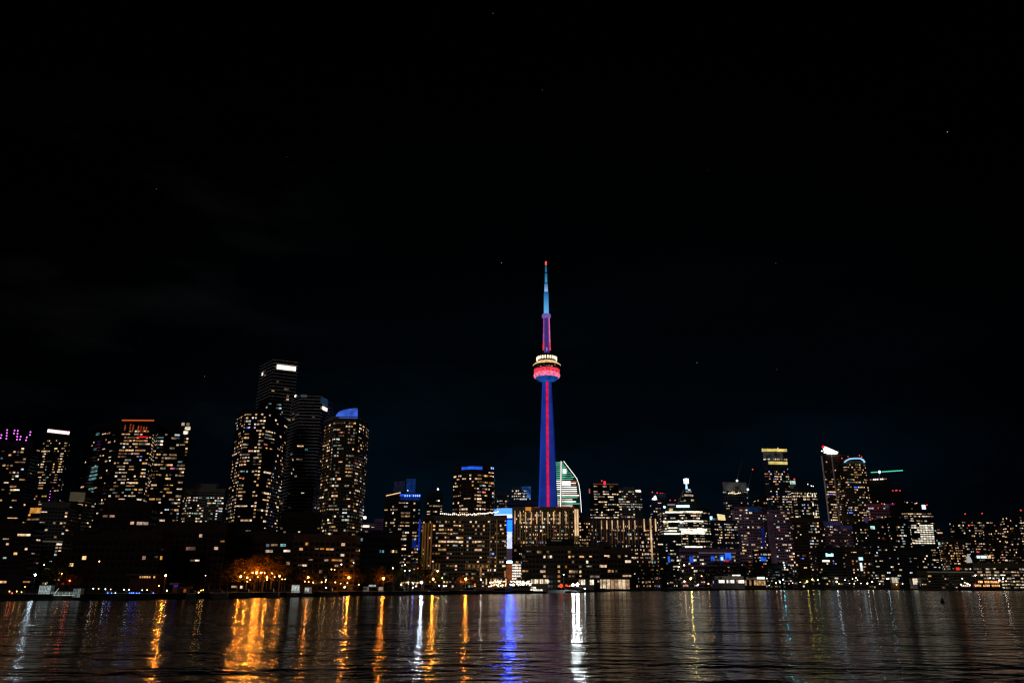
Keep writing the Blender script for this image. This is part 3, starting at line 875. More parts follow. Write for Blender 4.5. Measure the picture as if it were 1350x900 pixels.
B('apartment_block', 'dark terrace block with a bright row of white windows above the amber lit trees', [(300, 0), (392, -6)], 704, 470, fpx=7.5, bpx=6, dens=.02, pal='amber', wall='red', ledge=(.5, .5), lit=[(361, 722, 10, 5, 'pale'), (351, 721, 7, 4, 'cool'), (374, 722, 14, 4, 'teal'), (378, 729, 15, 4, 'pale'), (342, 708, 8, 4, 'white'), (336, 707, 4, 4, 'warm'), (335, 714, 4, 3, 'amber')])
B('apartment_block', 'brown terrace block with amber rooms beside the golden round tower', [(388, 0), (470, 8)], 706, 450, fpx=7, bpx=7, dens=.08, pal='amber', wall='brown', ledge=(.6, .5), lit=[(425, 723.5, 6, 4, 'amber'), (434.5, 724, 10, 5, 'amber'), (395, 722.5, 5, 4, 'amber'), (403, 742, 5, 5, 'pale'), (410, 736, 8, 4, 'amber'), (449, 728.5, 6, 3, 'white')])
x = B('office_block', 'black square block with one dim greenish row of windows', [(471, 3), (480, 0), (529, 3)], 702.5, 520, fpx=7.5, bpx=3.5, dens=.0, wall='black', lit=[(500, 724.5, 4, 3, 'teal'), (506, 724.5, 5, 3, 'teal'), (518, 724.8, 6, 3, 'pale'), (522, 724.8, 3, 3, 'pale'), (476, 711, 8, 2.5, 'teal')])
x.top('penthouse', .25, .55, 4, WALL['black'])
# --- centre left
x = B('apartment_tower', 'distant grey tower with a tiny bright roof lantern left of centre', [(476, 0), (500, 2)], 690, 1250, fpx=3, bpx=2.6, dens=.12, wall='purple', pal='cold')
x.patch('sign_panel', 476.5, 680.4, 482.8, 683.6, AVW, proud=.4); x.patch('sign_panel', 478, 692, 487, 694.6, CROWNW, proud=.4)
B('apartment_tower', 'distant dim mauve block behind the black square block', [(494, 0), (512, 2)], 684, 1150, fpx=3, bpx=2.4, dens=.16, wall='purple', pal='mix')
x = B('office_tower', 'blue washed dark tower rising behind the gold rimmed apartment tower', [(519, 6), (530, 0), (548, 3)], 630.5, 1050, fpx=3.4, bpx=3, dens=.03, wall='blue', pal='cold', face_dens={0: .4})
x.patch('glass_wash', 535.5, 631, 547.8, 652, surf('blue_glass_wash', (.05, .05, .1), emit=(.002, .016, .09), es=1, var=.5, scale=.2), proud=.5)
x.patch('glass_wash', 519.5, 634, 534, 648, surf('dim_violet_wash', (.05, .05, .1), emit=(.004, .006, .014), es=1, var=.4, scale=.2), proud=.5)
x.lamp(537.6, 646.2, SIGNC, r=.9, stem=False, Y=x.Y - 8)
x = B('apartment_tower', 'apartment tower rimmed with gold fairy lights and a blue band', [(507.5, 8), (526, 0), (555, 3)], 650.5, 760, fpx=4.2, bpx=3.4, dens=.30, wall='dark', ledge=(.4, .35), pal='warm', face_dens={0: .35}, bands=[(645, 658, 0)], lit=[(531, 662.5, 9, 4, 'pale'), (547, 663, 4, 4, 'warm'), (533, 674, 12, 4, 'warm'), (534, 680, 12, 4, 'pale'), (532, 692, 8, 8, 'amber'), (545, 703, 7, 5, 'pale'), (520, 685, 4, 4, 'pale'), (527, 709, 12, 4, 'pale'), (546, 714, 7, 10, 'cool')])
for k in range(13):
    u = 509.5 + k * 1.5
    x.lamp(u, 653 - k * .33, G('gold_string_light', (1, .62, .3), 1.7), r=.62, stem=False, Y=x.P[0].y + (x.P[1].y - x.P[0].y) * k / 12.5 - 2)
x.patch('blue_band', 527, 651.2, 554.5, 654, BLUEB, proud=.6)
x.patch('blue_band', 527.5, 654.2, 553.5, 659, surf('deep_blue_panel', (.02, .02, .08), emit=(.001, .012, .10), es=1), proud=.45)
for u in (534, 537, 540, 545, 548, 550.5, 553): x.patch('led_lamp', u - .7, 652, u + .7, 654.4, G('ice_blue_led', (.3, .5, 1), 1.5), proud=.9)
x.patch('blue_strip', 551.6, 684, 553.8, 724, surf('blue_strip_glow2', (.02, .02, .04), emit=(.003, .022, .26), es=1, var=.5, scale=.3), proud=.5)
x.patch('blue_wash', 543, 712, 549, 722, surf('blue_wash_dim', (.02, .02, .04), emit=(.003, .012, .12), es=1, var=.6, scale=.3), proud=.4)
x = B('apartment_tower', 'small tower with one bright white lamp on its roof mast', [(563.5, 4), (571, 0), (584, 2)], 650, 900, fpx=3.6, bpx=3.0, dens=.25, wall='dark', pal='warm', bands=[(648, 656, .02)], lit=[(576, 661, 8, 3, 'white'), (576, 666, 10, 3, 'pale'), (574, 673, 6, 3, 'pale'), (567, 666, 5, 4, 'warm')])
x.lamp(577.4, 644.5, AVW, r=1.25, name='roof_lamp')
x = B('apartment_tower', 'dark apartment tower with a curved blue light band under its roof', [(598, 14), (609, 4), (622, -2), (636, 0), (651.5, 9)], 613.5, 800, fpx=4.4, bpx=3.5, dens=.30, wall='brown', ledge=(.4, .35), pal='warm', bands=[(610, 622, 0)], face_dens={0: 1.0, 1: .7, 3: 1},
      lit=[(636, 626, 10, 4, 'amber'), (633, 630, 8, 4, 'warm'), (618.5, 626.5, 5, 4, 'white'), (618.5, 630.5, 5, 4, 'pale'), (647, 623, 7, 5, 'warm'), (647, 638, 4, 4, 'amber'), (617, 656, 10, 5, 'pale'), (632, 667, 10, 5, 'warm'), (634, 651, 9, 4, 'pale'), (633, 662, 10, 4, 'pale'), (601, 639, 5, 4, 'pale'), (636, 640, 5, 4, 'cool')])
b = x.band('blue_band', 614.5, 618.2, BLUEB, out=.6, faces=(1, 2))
x.patch('led_lamp', 647, 615.5, 648.2, 618, G('ice_blue_led', (.3, .5, 1), 1.5), proud=.6); x.patch('led_lamp', 649.3, 616, 650.5, 618.3, G('ice_blue_led', (.3, .5, 1), 1.5), proud=.6)
x.top('penthouse', .55, .95, 4, WALL['black'])
x = B('apartment_block', 'wide curved condominium block crowned by a string of white roof lights', [(556, 16), (571, 2), (590, 0), (612, 3), (640, 0), (668, -8)], 680, 720, fpx=5.1, bpx=3.6, dens=.2, wall='tan', ledge=(.35, .3), pal='warm', runs=(1, 1, 1, 2), colvar=1.6, bands=[(676, 681, 0)], face_dens={0: .9},
      lit=[(581, 694, 6, 8, 'pale'), (581, 704, 14, 4, 'pale'), (587, 704, 10, 4, 'warm'), (595, 700, 4, 8, 'warm'), (595, 713, 14, 4, 'pale'), (585, 715, 10, 4, 'warm'), (584, 725, 10, 4, 'pale'), (604.5, 710, 6, 4, 'white'), (610, 721, 5, 5, 'pale'), (635, 719.5, 14, 4, 'pale'), (632, 725, 12, 4, 'warm'), (663, 700, 5, 5, 'pale'), (663, 715.5, 5, 6, 'pale'), (611, 692, 5, 6, 'pale'), (622, 688, 4, 6, 'white'), (655, 704, 5, 4, 'pale')])
for k in range(30):
    u = 581 + k * 2.6; vv = 676.2 + 2.8 * max(0, sin((u - 581) / 76 * pi)) ** .7 - (u - 581) / 74 * 2.2 + random.uniform(-.7, .5)
    yy = 722 + 6 * ((u - 612) / 40) ** 2 * .2
    x.lamp(u, vv, G('white_string_light', (1, .9, .72), 2.1), r=random.uniform(.75, 1.15), Y=yy)
for u in (557.5, 560.5, 564.5, 568.5):
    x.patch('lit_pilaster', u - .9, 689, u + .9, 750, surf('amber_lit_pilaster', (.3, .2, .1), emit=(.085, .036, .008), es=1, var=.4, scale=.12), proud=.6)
for u in (646, 655):
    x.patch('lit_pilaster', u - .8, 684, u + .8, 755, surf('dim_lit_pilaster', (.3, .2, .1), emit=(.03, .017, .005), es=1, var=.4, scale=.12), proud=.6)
for u, v0 in ((634, 747), (666.5, 752)):
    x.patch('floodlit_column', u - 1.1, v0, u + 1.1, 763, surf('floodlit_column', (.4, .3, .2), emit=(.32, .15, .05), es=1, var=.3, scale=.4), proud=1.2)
for u in range(614, 646, 3):
    x.patch('lit_column', u - .7, 742.5, u + .7, 750, surf('amber_colonnade', (.3, .2, .1), emit=(.07, .032, .010), es=1, var=.9, scale=.3), proud=.5)
    if u % 2: x.patch('window', u + .9, 744.5, u + 2.3, 747.5, LIT['amber'], proud=.4)
for u in (571, 575, 579):
    x.patch('lit_column', u - .8, 742, u + .8, 760, surf('amber_colonnade', (.3, .2, .1), emit=(.07, .032, .010), es=1, var=.9, scale=.3), proud=.5)
# --- stadium with its blue dome
SY = 1000.0
sc = at(662, 690, SY + 60); SCX, SCY = xat(668, SY + 100, 40), SY + 100
st = empty('stadium', (SCX, SCY, GZ), 'domed stadium glowing white and electric blue between two condominium blocks', 'stadium')
mS = mpp(SY + 20, 60)
STW = G('stadium_white_light', (.6, .78, 1), 1.5); STB = G('stadium_blue_light', (.0003, .0056, 1), 60.0, var=.25, scale=.02); STC = G('stadium_pale_blue', (.10, .36, 1), 1.05, var=.3, scale=.02)
zr = at(668, 676, SY + 60).z - GZ; ztop = at(668, 667.3, SY + 70).z - GZ
b = MB(); R_ = 26 * mS
b.lathe([(R_, zr), (R_ * .95, zr + (ztop - zr) * .45), (R_ * .75, zr + (ztop - zr) * .8), (R_ * .4, zr + (ztop - zr) * .97), (.1, ztop)], STC, 40); b.build('dome_roof', st, True)
zb = at(668, 683, SY + 60).z - GZ
b = MB(); b.lathe([(R_ * .93, zb - 2), (R_ * .93, zr)], STW, 40); b.build('dome_ring', st, True)
zc = at(672, 708, SY + 60).z - GZ
b = MB(); b.lathe([(R_ * .9, 0), (R_ * .9, zb)], surf('stadium_concrete', (.3, .3, .32)), 40); b.build('drum_wall', st)
yfront = SCY - R_ * .93 - 3
def spanel(u0, u1, v0, v1, mt, nm):
    a, c = at(u0, v1, yfront), at(u1, v0, yfront)
    b = MB(); b.box(a.x, yfront, a.z, c.x, yfront + 1, c.z, mt); b.build(nm, st, off=(SCX, SCY, GZ))
spanel(664, 678, 682.5, 685, surf('stadium_navy', (.02, .03, .1), emit=(.001, .02, .18), es=1), 'blue_panel')
spanel(664, 678, 685.1, 700.5, STB, 'blue_panel')
spanel(664, 678, 700.6, 722.5, G('stadium_screen', (.62, .70, 1), 1.15, var=.3, scale=.15), 'lit_screen')
spanel(664, 678, 723, 740, surf('stadium_violet', (.1, .08, .1), emit=(.035, .022, .04), es=1), 'lower_wall')
spanel(666, 677.5, 739, 741.5, G('stadium_light_strip', (.22, .6, 1), 40), 'light_strip')
spanel(667, 677, 742, 768, surf('stadium_orange', (.2, .1, .05), emit=(.16, .04, .012), es=1, var=.4, scale=.2), 'lower_wall')
x = B('office_block', 'distant dark block with a few white lights behind the stadium roof', [(655, 0), (671, 2)], 648, 1500, fpx=3.4, bpx=2.6, dens=.3, wall='blue', pal='cold')
x = B('office_block', 'bright lit block with a blue glass cap behind the stadium', [(674.5, 0), (700, -4)], 641.5, 1450, fpx=3.6, bpx=2.6, dens=.55, wall='blue', pal='officew', lit=[(676, 645, 3, 6, 'cool'), (682.5, 645, 3, 6, 'cool')])
x.patch('blue_cap', 688, 641, 699.6, 646.5, G('blue_cap_glass', (.05, .2, .8), .5, var=.8, scale=.05), proud=.6); x.patch('blue_cap', 695, 646.5, 699.6, 656, G('blue_cap_glass', (.06, .25, .95), .6), proud=.6)
B('office_block', 'low navy glass block at the foot of the lit tower', [(669, 0), (711, 4)], 659.5, 1300, fpx=4, bpx=4, dens=.03, wall='blue', pal='cold')
# --- sail shaped tower with white outline
IY = 1420.0
ip = lambda u, v, dy=0: at(u, v, IY + dy)
it = empty('office_tower', ip(748, 760), 'sail shaped glass tower traced by white lights with green lit floors', 'building')
ORG = it.location.copy()
outl = [(731, 609), (738.5, 607.6), (743, 607.6), (747, 613), (752, 619.5), (757, 626), (760.5, 631), (763, 638), (764.5, 648), (765.5, 660), (766.5, 675), (768, 765), (731, 765)]
P0 = [ip(u, v) for u, v in outl]; P1 = [p + Vector((0, 38, 0)) for p in P0]
b = MB(); gg = WALL['green']; b.poly(list(reversed(P0)), gg); b.poly(P1, gg)
for i in range(len(P0)): b.quad(P0[i], P0[(i + 1) % len(P0)], P1[(i + 1) % len(P0)], P1[i], gg)
b.build('wall', it, off=ORG)
OUTL = G('white_outline_light', (1, .95, .86), 1.9)
for i in range(2, 10):
    b = MB(); b.bar(P0[i] + Vector((0, -2, 0)), P0[i + 1] + Vector((0, -2, 0)), .40 * mpp(IY), OUTL); b.build('outline_light', it, off=ORG)
b = MB(); b.bar(ip(739.7, 607.8, -3), ip(739.2, 670, -3), .55 * mpp(IY), OUTL); b.build('outline_light', it, off=ORG)
def rightedge(v):
    for i in range(2, 11):
        if outl[i][1] <= v <= outl[i + 1][1]:
            t = (v - outl[i][1]) / (outl[i + 1][1] - outl[i][1] + 1e-6); return outl[i][0] * (1 - t) + outl[i + 1][0] * t
    return 766
GRL = G('green_floor_light', (.16, .68, .46), .85, var=.55, scale=.06); PKL = G('pinkish_floor_light', (1, .72, .6), 1.0, var=.5, scale=.06); WFL = G('white_floor_light', (.95, 1, .86), 1.7, var=.6, scale=.06); ORL = G('orange_floor_light', (.75, .25, .14), .42, var=.5, scale=.06)
v = 609.5; k = 0
while v < 672:
    for u0, u1 in ((731.5, 738.4), (740.8, rightedge(v) - 1.6)):
        if u1 - u0 < 1: continue
        if v < 633: mt = GRL
        elif v < 646: mt = WFL if u0 < 735 or random.random() < .75 else ORL
        else: mt = PKL if k % 3 == 0 else (WFL if k % 3 == 1 or random.random() < .4 else GRL)
        e1 = u1
        if u0 > 735: e1 = u0 + (u1 - u0) * random.choice((1, .8, .6, .9))
        if mt is None: mt = gg
        a, c = ip(u0, v + .45, -1), ip(e1, v - .45, -1)
        b = MB(); b.box(a.x, a.y - .6, a.z, c.x, a.y + .5, c.z, mt); b.build('lit_floor', it, off=ORG)
    v += 2.7; k += 1
for u0, u1, v0, v1, mt in ((742, 746.5, 618, 624, G('pale_green_panel', (.8, 1, .85), 1.8)), (755, 762, 634, 635.5, ORL), (741, 752, 634, 640, WFL)):
    a, c = ip(u0, v1, -2.5), ip(u1, v0, -2.5); b = MB(); b.box(a.x, a.y - .6, a.z, c.x, a.y + .5, c.z, mt); b.build('lit_panel', it, off=ORG)
# --- condominium with vertical gold strips
GOLD = G('gold_strip_light', (1, .64, .32), .7, var=.55, scale=.08)
def strips(x, us, v0, v1, vd=None, wd=.62):
    for u in us:
        x.patch('strip_light', u - wd, v0, u + wd, v1, GOLD, proud=.9, thick=.6)
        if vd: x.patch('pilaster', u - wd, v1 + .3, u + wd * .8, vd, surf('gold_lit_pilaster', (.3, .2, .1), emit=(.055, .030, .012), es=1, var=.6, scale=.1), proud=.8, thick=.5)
x = B('apartment_block', 'wide condominium with vertical gold light strips in front of the lit tower', [(675.5, 6), (700, 2), (730, 0), (757, 3), (763.5, 10)], 669, 800, fpx=5.0, bpx=2.35, dens=.30, wall='tan', ledge=(.2, .25), pal='warm', runs=(1, 1, 1, 2), colvar=1.2, bands=[(665, 674, .12)], ww=.6,
      lit=[(717, 694, 4, 5, 'cool'), (736, 691, 4, 5, 'pale'), (733, 698, 4, 4, 'red'), (757, 698, 4, 5, 'white'), (736, 706, 4, 4, 'white'), (748, 691, 4, 5, 'warm'), (709, 730, 8, 5, 'pale'), (721, 729.5, 4, 4, 'pale')])
strips(x, (679, 686, 693, 700.5, 707.7, 715, 722.5, 730, 738, 746), 674.5, 690, 716)
strips(x, (758, 761), 671, 706, 716, wd=.85)
for u in (682.5, 689.5, 697, 704, 711.5, 719, 726, 734, 742, 750):
    x.patch('pilaster', u - .5, 672, u + .4, 716, surf('dim_gold_pilaster', (.3, .2, .1), emit=(.016, .009, .004), es=1, var=.4, scale=.1), proud=.7, thick=.5)
x.patch('roof_canopy_light', 693, 668.2, 700.5, 672.8, G('amber_canopy', (1, .38, .05), .6), proud=1.2)
for u0, u1 in ((704, 712), (733, 757)): x.patch('roof_edge_light', u0, 667.8, u1, 669.3, surf('rust_edge', (.3, .1, .05), emit=(.10, .022, .006), es=1), proud=1)
x.lamp(753, 668.3, G('roof_white_warm', (1, .6, .5), 1.8), r=1.0)
for k in range(22):
    u = 676.5 + (k % 4) * 3.0; v = 744.5 + (k // 4) * 3.6
    x.patch('shop_window', u - 1.1, v - 1.0, u + 1.3, v + 1.0, G('white_shop_light', (1, .9, .78), 1.25, var=.6, scale=.5), proud=1.2)
x = B('apartment_block', 'narrow link block with a column of small amber windows between the two striped condominiums', [(763, 0), (778, 2)], 682, 840, fpx=4.2, bpx=3.0, dens=.55, wall='brown', pal='amber', runs=(1,))
x = B('apartment_block', 'wide mauve condominium with gold strips along its right half', [(770, 0), (800, -2), (842, -4), (866, 6)], 684.5, 930, fpx=5.0, bpx=2.3, dens=.25, wall='plum', ledge=(.2, .25), pal='warm', runs=(1, 1, 1, 2), colvar=1.3, bands=[(680, 690, .02)], face_dens={0: .5, 2: 1.5}, ww=.6,
      lit=[(831, 705, 6, 5, 'cool'), (832, 709, 4, 4, 'pale'), (852, 705, 8, 4, 'pale'), (855, 712, 8, 4, 'pale'), (855, 733, 8, 6, 'cool'), (835, 737, 8, 5, 'white'), (806, 702, 4, 5, 'pale'), (817, 714, 4, 4, 'amber'), (857, 721, 6, 6, 'white'), (853, 730, 6, 4, 'white')])
strips(x, (793, 800, 807, 814.3, 822, 829.3, 837), 685.5, 697, 716)
strips(x, (849, 864), 683.5, 700, None)
strips(x, (858.3,), 683, 738, None, wd=.85)
for u in (773, 777.5, 782, 786.5, 796.5, 804, 811, 818, 826, 833, 841):
    x.patch('pilaster', u - .5, 686, u + .4, 718, surf('dim_mauve_pilaster', (.3, .2, .2), emit=(.008, .005, .005), es=1, var=.4, scale=.1), proud=.7, thick=.5)
# low brown blocks in front
x = B('apartment_block', 'low brown brick block with a dim sign on its black roof box', [(688, 3), (720, 0), (790, 3)], 720, 740, fpx=6.2, bpx=4.6, dens=.15, wall='brown', ledge=(.5, .4), pal='warm', bands=[(716, 726, .05)], lit=[(749, 734, 5, 4, 'warm'), (754, 733.5, 6, 4, 'pale'), (738, 746, 5, 4, 'pale'), (746, 746.5, 6, 4, 'amber'), (756, 752.5, 8, 4, 'pale'), (735, 758, 5, 4, 'amber'), (709, 729.5, 7, 5, 'pale'), (721, 729, 4, 4, 'pale'), (755, 759, 5, 4, 'amber')])
a, c = at(721, 726, 752), at(757, 710, 752)
b = MB(); b.box(a.x, 752, a.z - 3, c.x, 770, c.z, WALL['black']); b.build('roof_box', x.root, off=x.org)
sg = surf('dim_green_lettering', (.1, .12, .08), emit=(.10, .11, .06), es=1)
for k in range(11):
    u = 727 + k * 1.25; b = MB(); p0, p1 = at(u, 712.6, 751), at(u + .8, 711.3 + (k % 3) * .35, 751)
    b.box(p0.x, 751, p0.z, p1.x, 751.5, p1.z, sg); b.build('sign_letter', x.root, off=x.org)
x = B('apartment_block', 'low stepped brown block with a small roof tower beside the dark park trees', [(786, 0), (832, 4)], 724, 860, fpx=6.2, bpx=4.8, dens=.10, wall='brown', ledge=(.5, .4), pal='warm', lit=[(799, 733, 8, 4, 'pale'), (775, 735, 5, 4, 'warm'), (774, 739, 3, 5, 'white'), (808, 751.5, 4, 5, 'pale'), (792, 747, 4, 4, 'pale'), (774, 757.5, 4, 4, 'amber')])
x.top('roof_tower', .1, .42, 11, WALL['brown'])
# --- centre right office towers
x = B('office_tower', 'dark office tower with a stepped roof and red rim lights', [(777, 5), (782, 0), (815, 3)], 637, 1350, fpx=3.4, bpx=3.2, dens=.16, wall='black', pal='office', runs=(1, 2, 2, 3), floorvar=1.2, bands=[(668.5, 671.5, .75), (676, 684, .55), (634, 640, .05)], lit=[(786, 642.5, 5, 3, 'pale'), (787, 651, 7, 3, 'white'), (794, 662, 12, 4, 'pale'), (807, 658, 6, 3, 'white'), (788, 681, 14, 4, 'white')])
b = x.band('roof_edge', 636.7, 638.5, surf('rust_rim', (.2, .1, .05), emit=(.05, .02, .012), es=1), out=.6, faces=(1,))
x.patch('red_light', 795.5, 634, 798.5, 638.8, G('red_roof_light', (1, .03, .06), 1.2), proud=1); x.lamp(793.3, 633.5, AVR, r=.9); x.patch('red_light', 776.6, 644, 778, 650, G('red_rim_dim', (.9, .2, .22), .5), proud=.6)
b = MB(); a, c = at(797, 690, 1352), at(815.5, 646, 1352); b.box(a.x, 1352, a.z, c.x, 1375, c.z, WALL['black']); 
x = B('office_tower', 'grey office tower with a sloped roof and one bright white floor', [(813.5, 0), (836, 0), (846, 7)], 644.5, 1500, fpx=3.3, bpx=2.7, dens=.20, wall='grey', pal='officew', colvar=.6, bands=[(643, 647, .1), (663.5, 668.5, .97), (668.5, 690, .18)])
x.top('penthouse', .25, .7, 3, WALL['grey'])
x.patch('roof_light', 838, 646, 844.5, 648, AVW, proud=.8)
b = MB(); b.bar(at(832, 645, 1510), at(832, 629, 1510), .2 * x.m, STEEL); b.build('antenna', x.root, off=x.org)
x = B('office_tower', 'dark tower carrying a white leaf shaped logo and a row of red lamps', [(856, 5), (860, 0), (878, 3)], 650.5, 1300, fpx=3.6, bpx=3, dens=.22, wall='blue', pal='officew', bands=[(648, 662, 0)], lit=[(868.5, 663.5, 6, 3, 'pale'), (868, 674, 5, 6, 'warm'), (853, 679, 6, 3, 'white'), (869, 688.5, 5, 4, 'white')])
x.patch('logo_sign', 859, 652.5, 866.5, 659, SIGNW, proud=1, shape=[(0, .1), (.5, 0), (.95, .12), (.8, .45), (.85, .6), (.68, .98), (.45, .8), (.3, .5), (.12, .4)])
for u, v in ((860, 648.5), (866.3, 649.3), (870.8, 650), (873.8, 650.3), (877, 650.8)): x.lamp(u, v, AVR, r=.85)
x = B('office_tower', 'brightly banded office tower with a stepped pyramid top and glowing beacon', [(871.5, 7), (880, 0), (905, -4), (927, -2), (935, 6)], 669.5, 1220, fpx=3.3, bpx=2.4, dens=.30, wall='green', pal='office', runs=(1, 2, 3), floorvar=1.0, bands=[(672, 676.5, .97), (686, 689, .97), (692, 694, .5), (695.5, 701.5, .85), (701.5, 704.5, .98), (719.5, 722, .9), (667, 671, 0), (677, 685, .5)], ww=.86)
x.patch('sign_band', 891.5, 665.4, 909, 668.6, G('ice_sign', (.72, .95, 1), 1.4), proud=1.2); x.patch('sign_band', 880, 664, 890, 666, surf('dim_sign', (.2, .2, .2), emit=(.18, .19, .19), es=1), proud=1.2)
for u0, u1, vv in ((877, 900, 674.8), (900, 926, 674.4), (874, 902, 687.2), (902, 927, 686.6), (896, 932, 697.6), (898, 930, 700.4), (876, 902, 703.2), (902, 930, 702.6), (903, 926, 720.4), (880, 893, 695.5), (881, 892, 699.5), (884, 895, 711.5)):
    x.patch('lit_floor', u0, vv - .9, u1, vv + .9, G('office_floor_light', (1, .95, .74), 1.7, var=.75, scale=.18), proud=.5)
x.patch('glazed_room', 882, 670, 887, 673.5, LIT['pale'], proud=.8)
x.lamp(876, 668, G('ice_lamp', (.6, 1, .95), 2.4), r=1.6, stem=False, Y=1212)
for u, v in ((883.5, 659), (890, 659)): x.lamp(u, v, AVR, r=.8)
cx = xat(907, 1245, x.H); mz = x.m
b = MB()
def tier(r, v0, v1, mat=WALL['green']):
    z0, z1 = at(907, v1, 1245).z, at(907, v0, 1245).z
    b.box(cx - r * mz, 1245 - r * mz, z0, cx + r * mz, 1245 + r * mz, z1, mat); return z0, z1
for r, v0, v1 in ((14, 662, 674), (10.5, 656, 662), (7.5, 650, 656), (5, 645, 650)): tier(r, v0, v1)
b.build('stepped_roof', x.root, off=x.org)
for u, v, w_, c in ((908, 647.5, 8, 'cool'), (907, 652.5, 10, 'white'), (912, 653, 4, 'pale'), (901, 653.5, 4, 'warm'), (899, 661.5, 5, 'white'), (913, 659, 4, 'pale'), (915, 662.5, 6, 'warm'), (903, 659.5, 3, 'white'), (907, 645.5, 7, 'cool')):
    p = at(u, v, 1225 if v < 656 else 1229); o = link('window', winmesh(c, 2), x.root, Vector(p) - x.org); o.scale = (w_ * mz, 1, 2.2 * mz)
b = MB(); BEA = G('beacon_white', (.72, .92, 1), 2.3)
z = [at(907, v, 1245).z for v in (645, 637.5, 637, 631, 630.5)]
b.lathe([(1.9 * mz, z[0]), (.9 * mz, z[1])], G('beacon_stem', (.5, .72, 1), 1.3), 12, cx, 1245)
b.build('beacon_stem', x.root, off=x.org); b = MB()
b.lathe([(.5 * mz, z[1]), (3.4 * mz, z[2]), (3.6 * mz, z[3]), (1.5 * mz, z[4]), (.1, z[4] + .2)], BEA, 14, cx, 1245); b.build('beacon', x.root, off=x.org)
x = B('office_block', 'small tower with a pale blue square sign on its roof', [(926, 0), (941, 3)], 684.5, 1300, fpx=3.3, bpx=2.5, dens=.34, wall='green', pal='cold')
x.patch('sign_panel', 933, 680.2, 939, 684.8, SIGNC, proud=.8)
x = B('office_block', 'dark block with a tilted yellow lit sign wall on its roof', [(936, 0), (972, 3)], 686, 1270, fpx=3.4, bpx=2.6, dens=.30, wall='blue', pal='mix', runs=(1, 1, 2))
a = at(946, 685.5, 1272); b = MB(); YS = G('yellow_sign', (1, .78, .36), 1.1, var=.3, scale=.05)
P = [at(945.8, 677, 1272), at(955.4, 678.5, 1272), at(956.8, 686, 1272), at(947.4, 684.6, 1272)]; Q = [p + Vector((0, 3, 0)) for p in P]
b.poly(P[::-1], YS)
for i in range(4): b.quad(P[i], P[(i + 1) % 4], Q[(i + 1) % 4], Q[i], YS)
b.build('sign_wall', x.root, off=x.org)
x = B('office_block', 'low grey slab with a pale parapet and two blue lit display walls', [(897, 0), (975, 2)], 723, 1180, fpx=4.6, bpx=3.0, dens=.30, wall='purple', pal='officew', bands=[(720, 729, 0)])
x.patch('parapet_light', 921, 727.8, 970, 729, surf('pale_parapet', (.3, .25, .3), emit=(.09, .07, .08), es=1), proud=.5)
BD = G('blue_display', (.015, .14, .95), .75, var=.7, scale=.12)
for u0, v0, u1, v1 in ((948.5, 731.5, 954, 739), (956, 728.6, 963.5, 738), (937.5, 733, 942, 739), (909, 733, 914, 741)): x.patch('display_wall', u0, v0, u1, v1, BD, proud=.8)
x.patch('display_wall', 955.5, 738, 961.5, 741, G('red_display', (.9, .03, .06), .5, var=.5, scale=.2), proud=.8)
x.patch('display_lamp', 950, 734, 953, 738, SIGNC, proud=1.3)
x = B('office_block', 'dim greenish block with a blue lit lobby wall beside the banded tower', [(866, 0), (898, 3)], 706, 1190, fpx=4, bpx=2.7, dens=.24, wall='green', pal='officew')
x.patch('display_wall', 877.5, 733, 883, 741, BD, proud=.8)
x = B('office_tower', 'unfinished tower wrapped in grey netting with two luffing cranes', [(951.5, 5), (960, 0), (985, 3)], 635.5, 1500, fpx=3.6, bpx=3, dens=.10, wall='blue', pal='cold', bands=[(630, 647, 0), (647.5, 651.5, .9), (664, 684, .35)])
x.patch('site_netting', 953, 635.5, 984, 646.5, surf('grey_netting', (.3, .3, .3), emit=(.010, .010, .009), es=1, var=.9, scale=.06), proud=.7)
for k in range(9): x.lamp(960.5 + k * 1.9, 650 - .5 * sin(k), G('site_lamp', (1, .85, .5), 1.7), r=.7, stem=False, Y=1494)
crane_jib((971.3, 633.5), (978.5, 605), 1515, 'luffing crane with its jib raised steeply above the netted tower', (971.3, 640), lampm=G('crane_flood', (.8, 1, .92), 2.2))
crane_jib((985.5, 645), (992.3, 618.5), 1490, 'luffing crane with a bright flood lamp at the right corner of the netted tower', (985.5, 655), lampm=G('crane_flood', (.8, 1, .92), 2.2))
for u, v in ((992.3, 618.3),):
    p = at(u, v, 1489); b = MB(); b.ball(p, .9 * x.m, AVR, 8, 5)
    o = b.build('obstruction_lamp', None); o.data.transform(Matrix.Translation(-p)); o.location = p; tag(o, 'tiny red lamp at the tip of the right luffing crane', 'lamp')
x = B('apartment_tower', 'mauve slab of flats with dotted warm windows left of the yellow crowned tower', [(967.5, 0), (1004, -3), (1010, 12)], 668, 1330, fpx=3.7, bpx=3.0, dens=.16, wall='purple', pal='mix', runs=(1, 1, 1, 2), lit=[(972, 684, 6, 6, 'white'), (983, 670.5, 6, 3, 'white'), (983.5, 715.5, 6, 4, 'amber'), (993, 716, 5, 4, 'amber'), (988, 744, 5, 10, 'amber')])
x.patch('lit_wall', 968, 672, 1003, 752, surf('mauve_wash', (.24, .15, .21), emit=(.010, .0055, .0105), es=1, var=.5, scale=.05), proud=.03, thick=.02)  # thin glowing sheet adds mauve light over the wall
x.patch('blue_side', 1003.6, 695, 1008, 720, surf('deep_blue_side', (.02, .02, .1), emit=(.002, .006, .06), es=1, var=.5, scale=.1), proud=.3)
x.patch('blue_rim', 986, 668.5, 1002, 674, surf('deep_blue_rim', (.02, .02, .1), emit=(.002, .014, .05), es=1, var=.6, scale=.1), proud=.3)
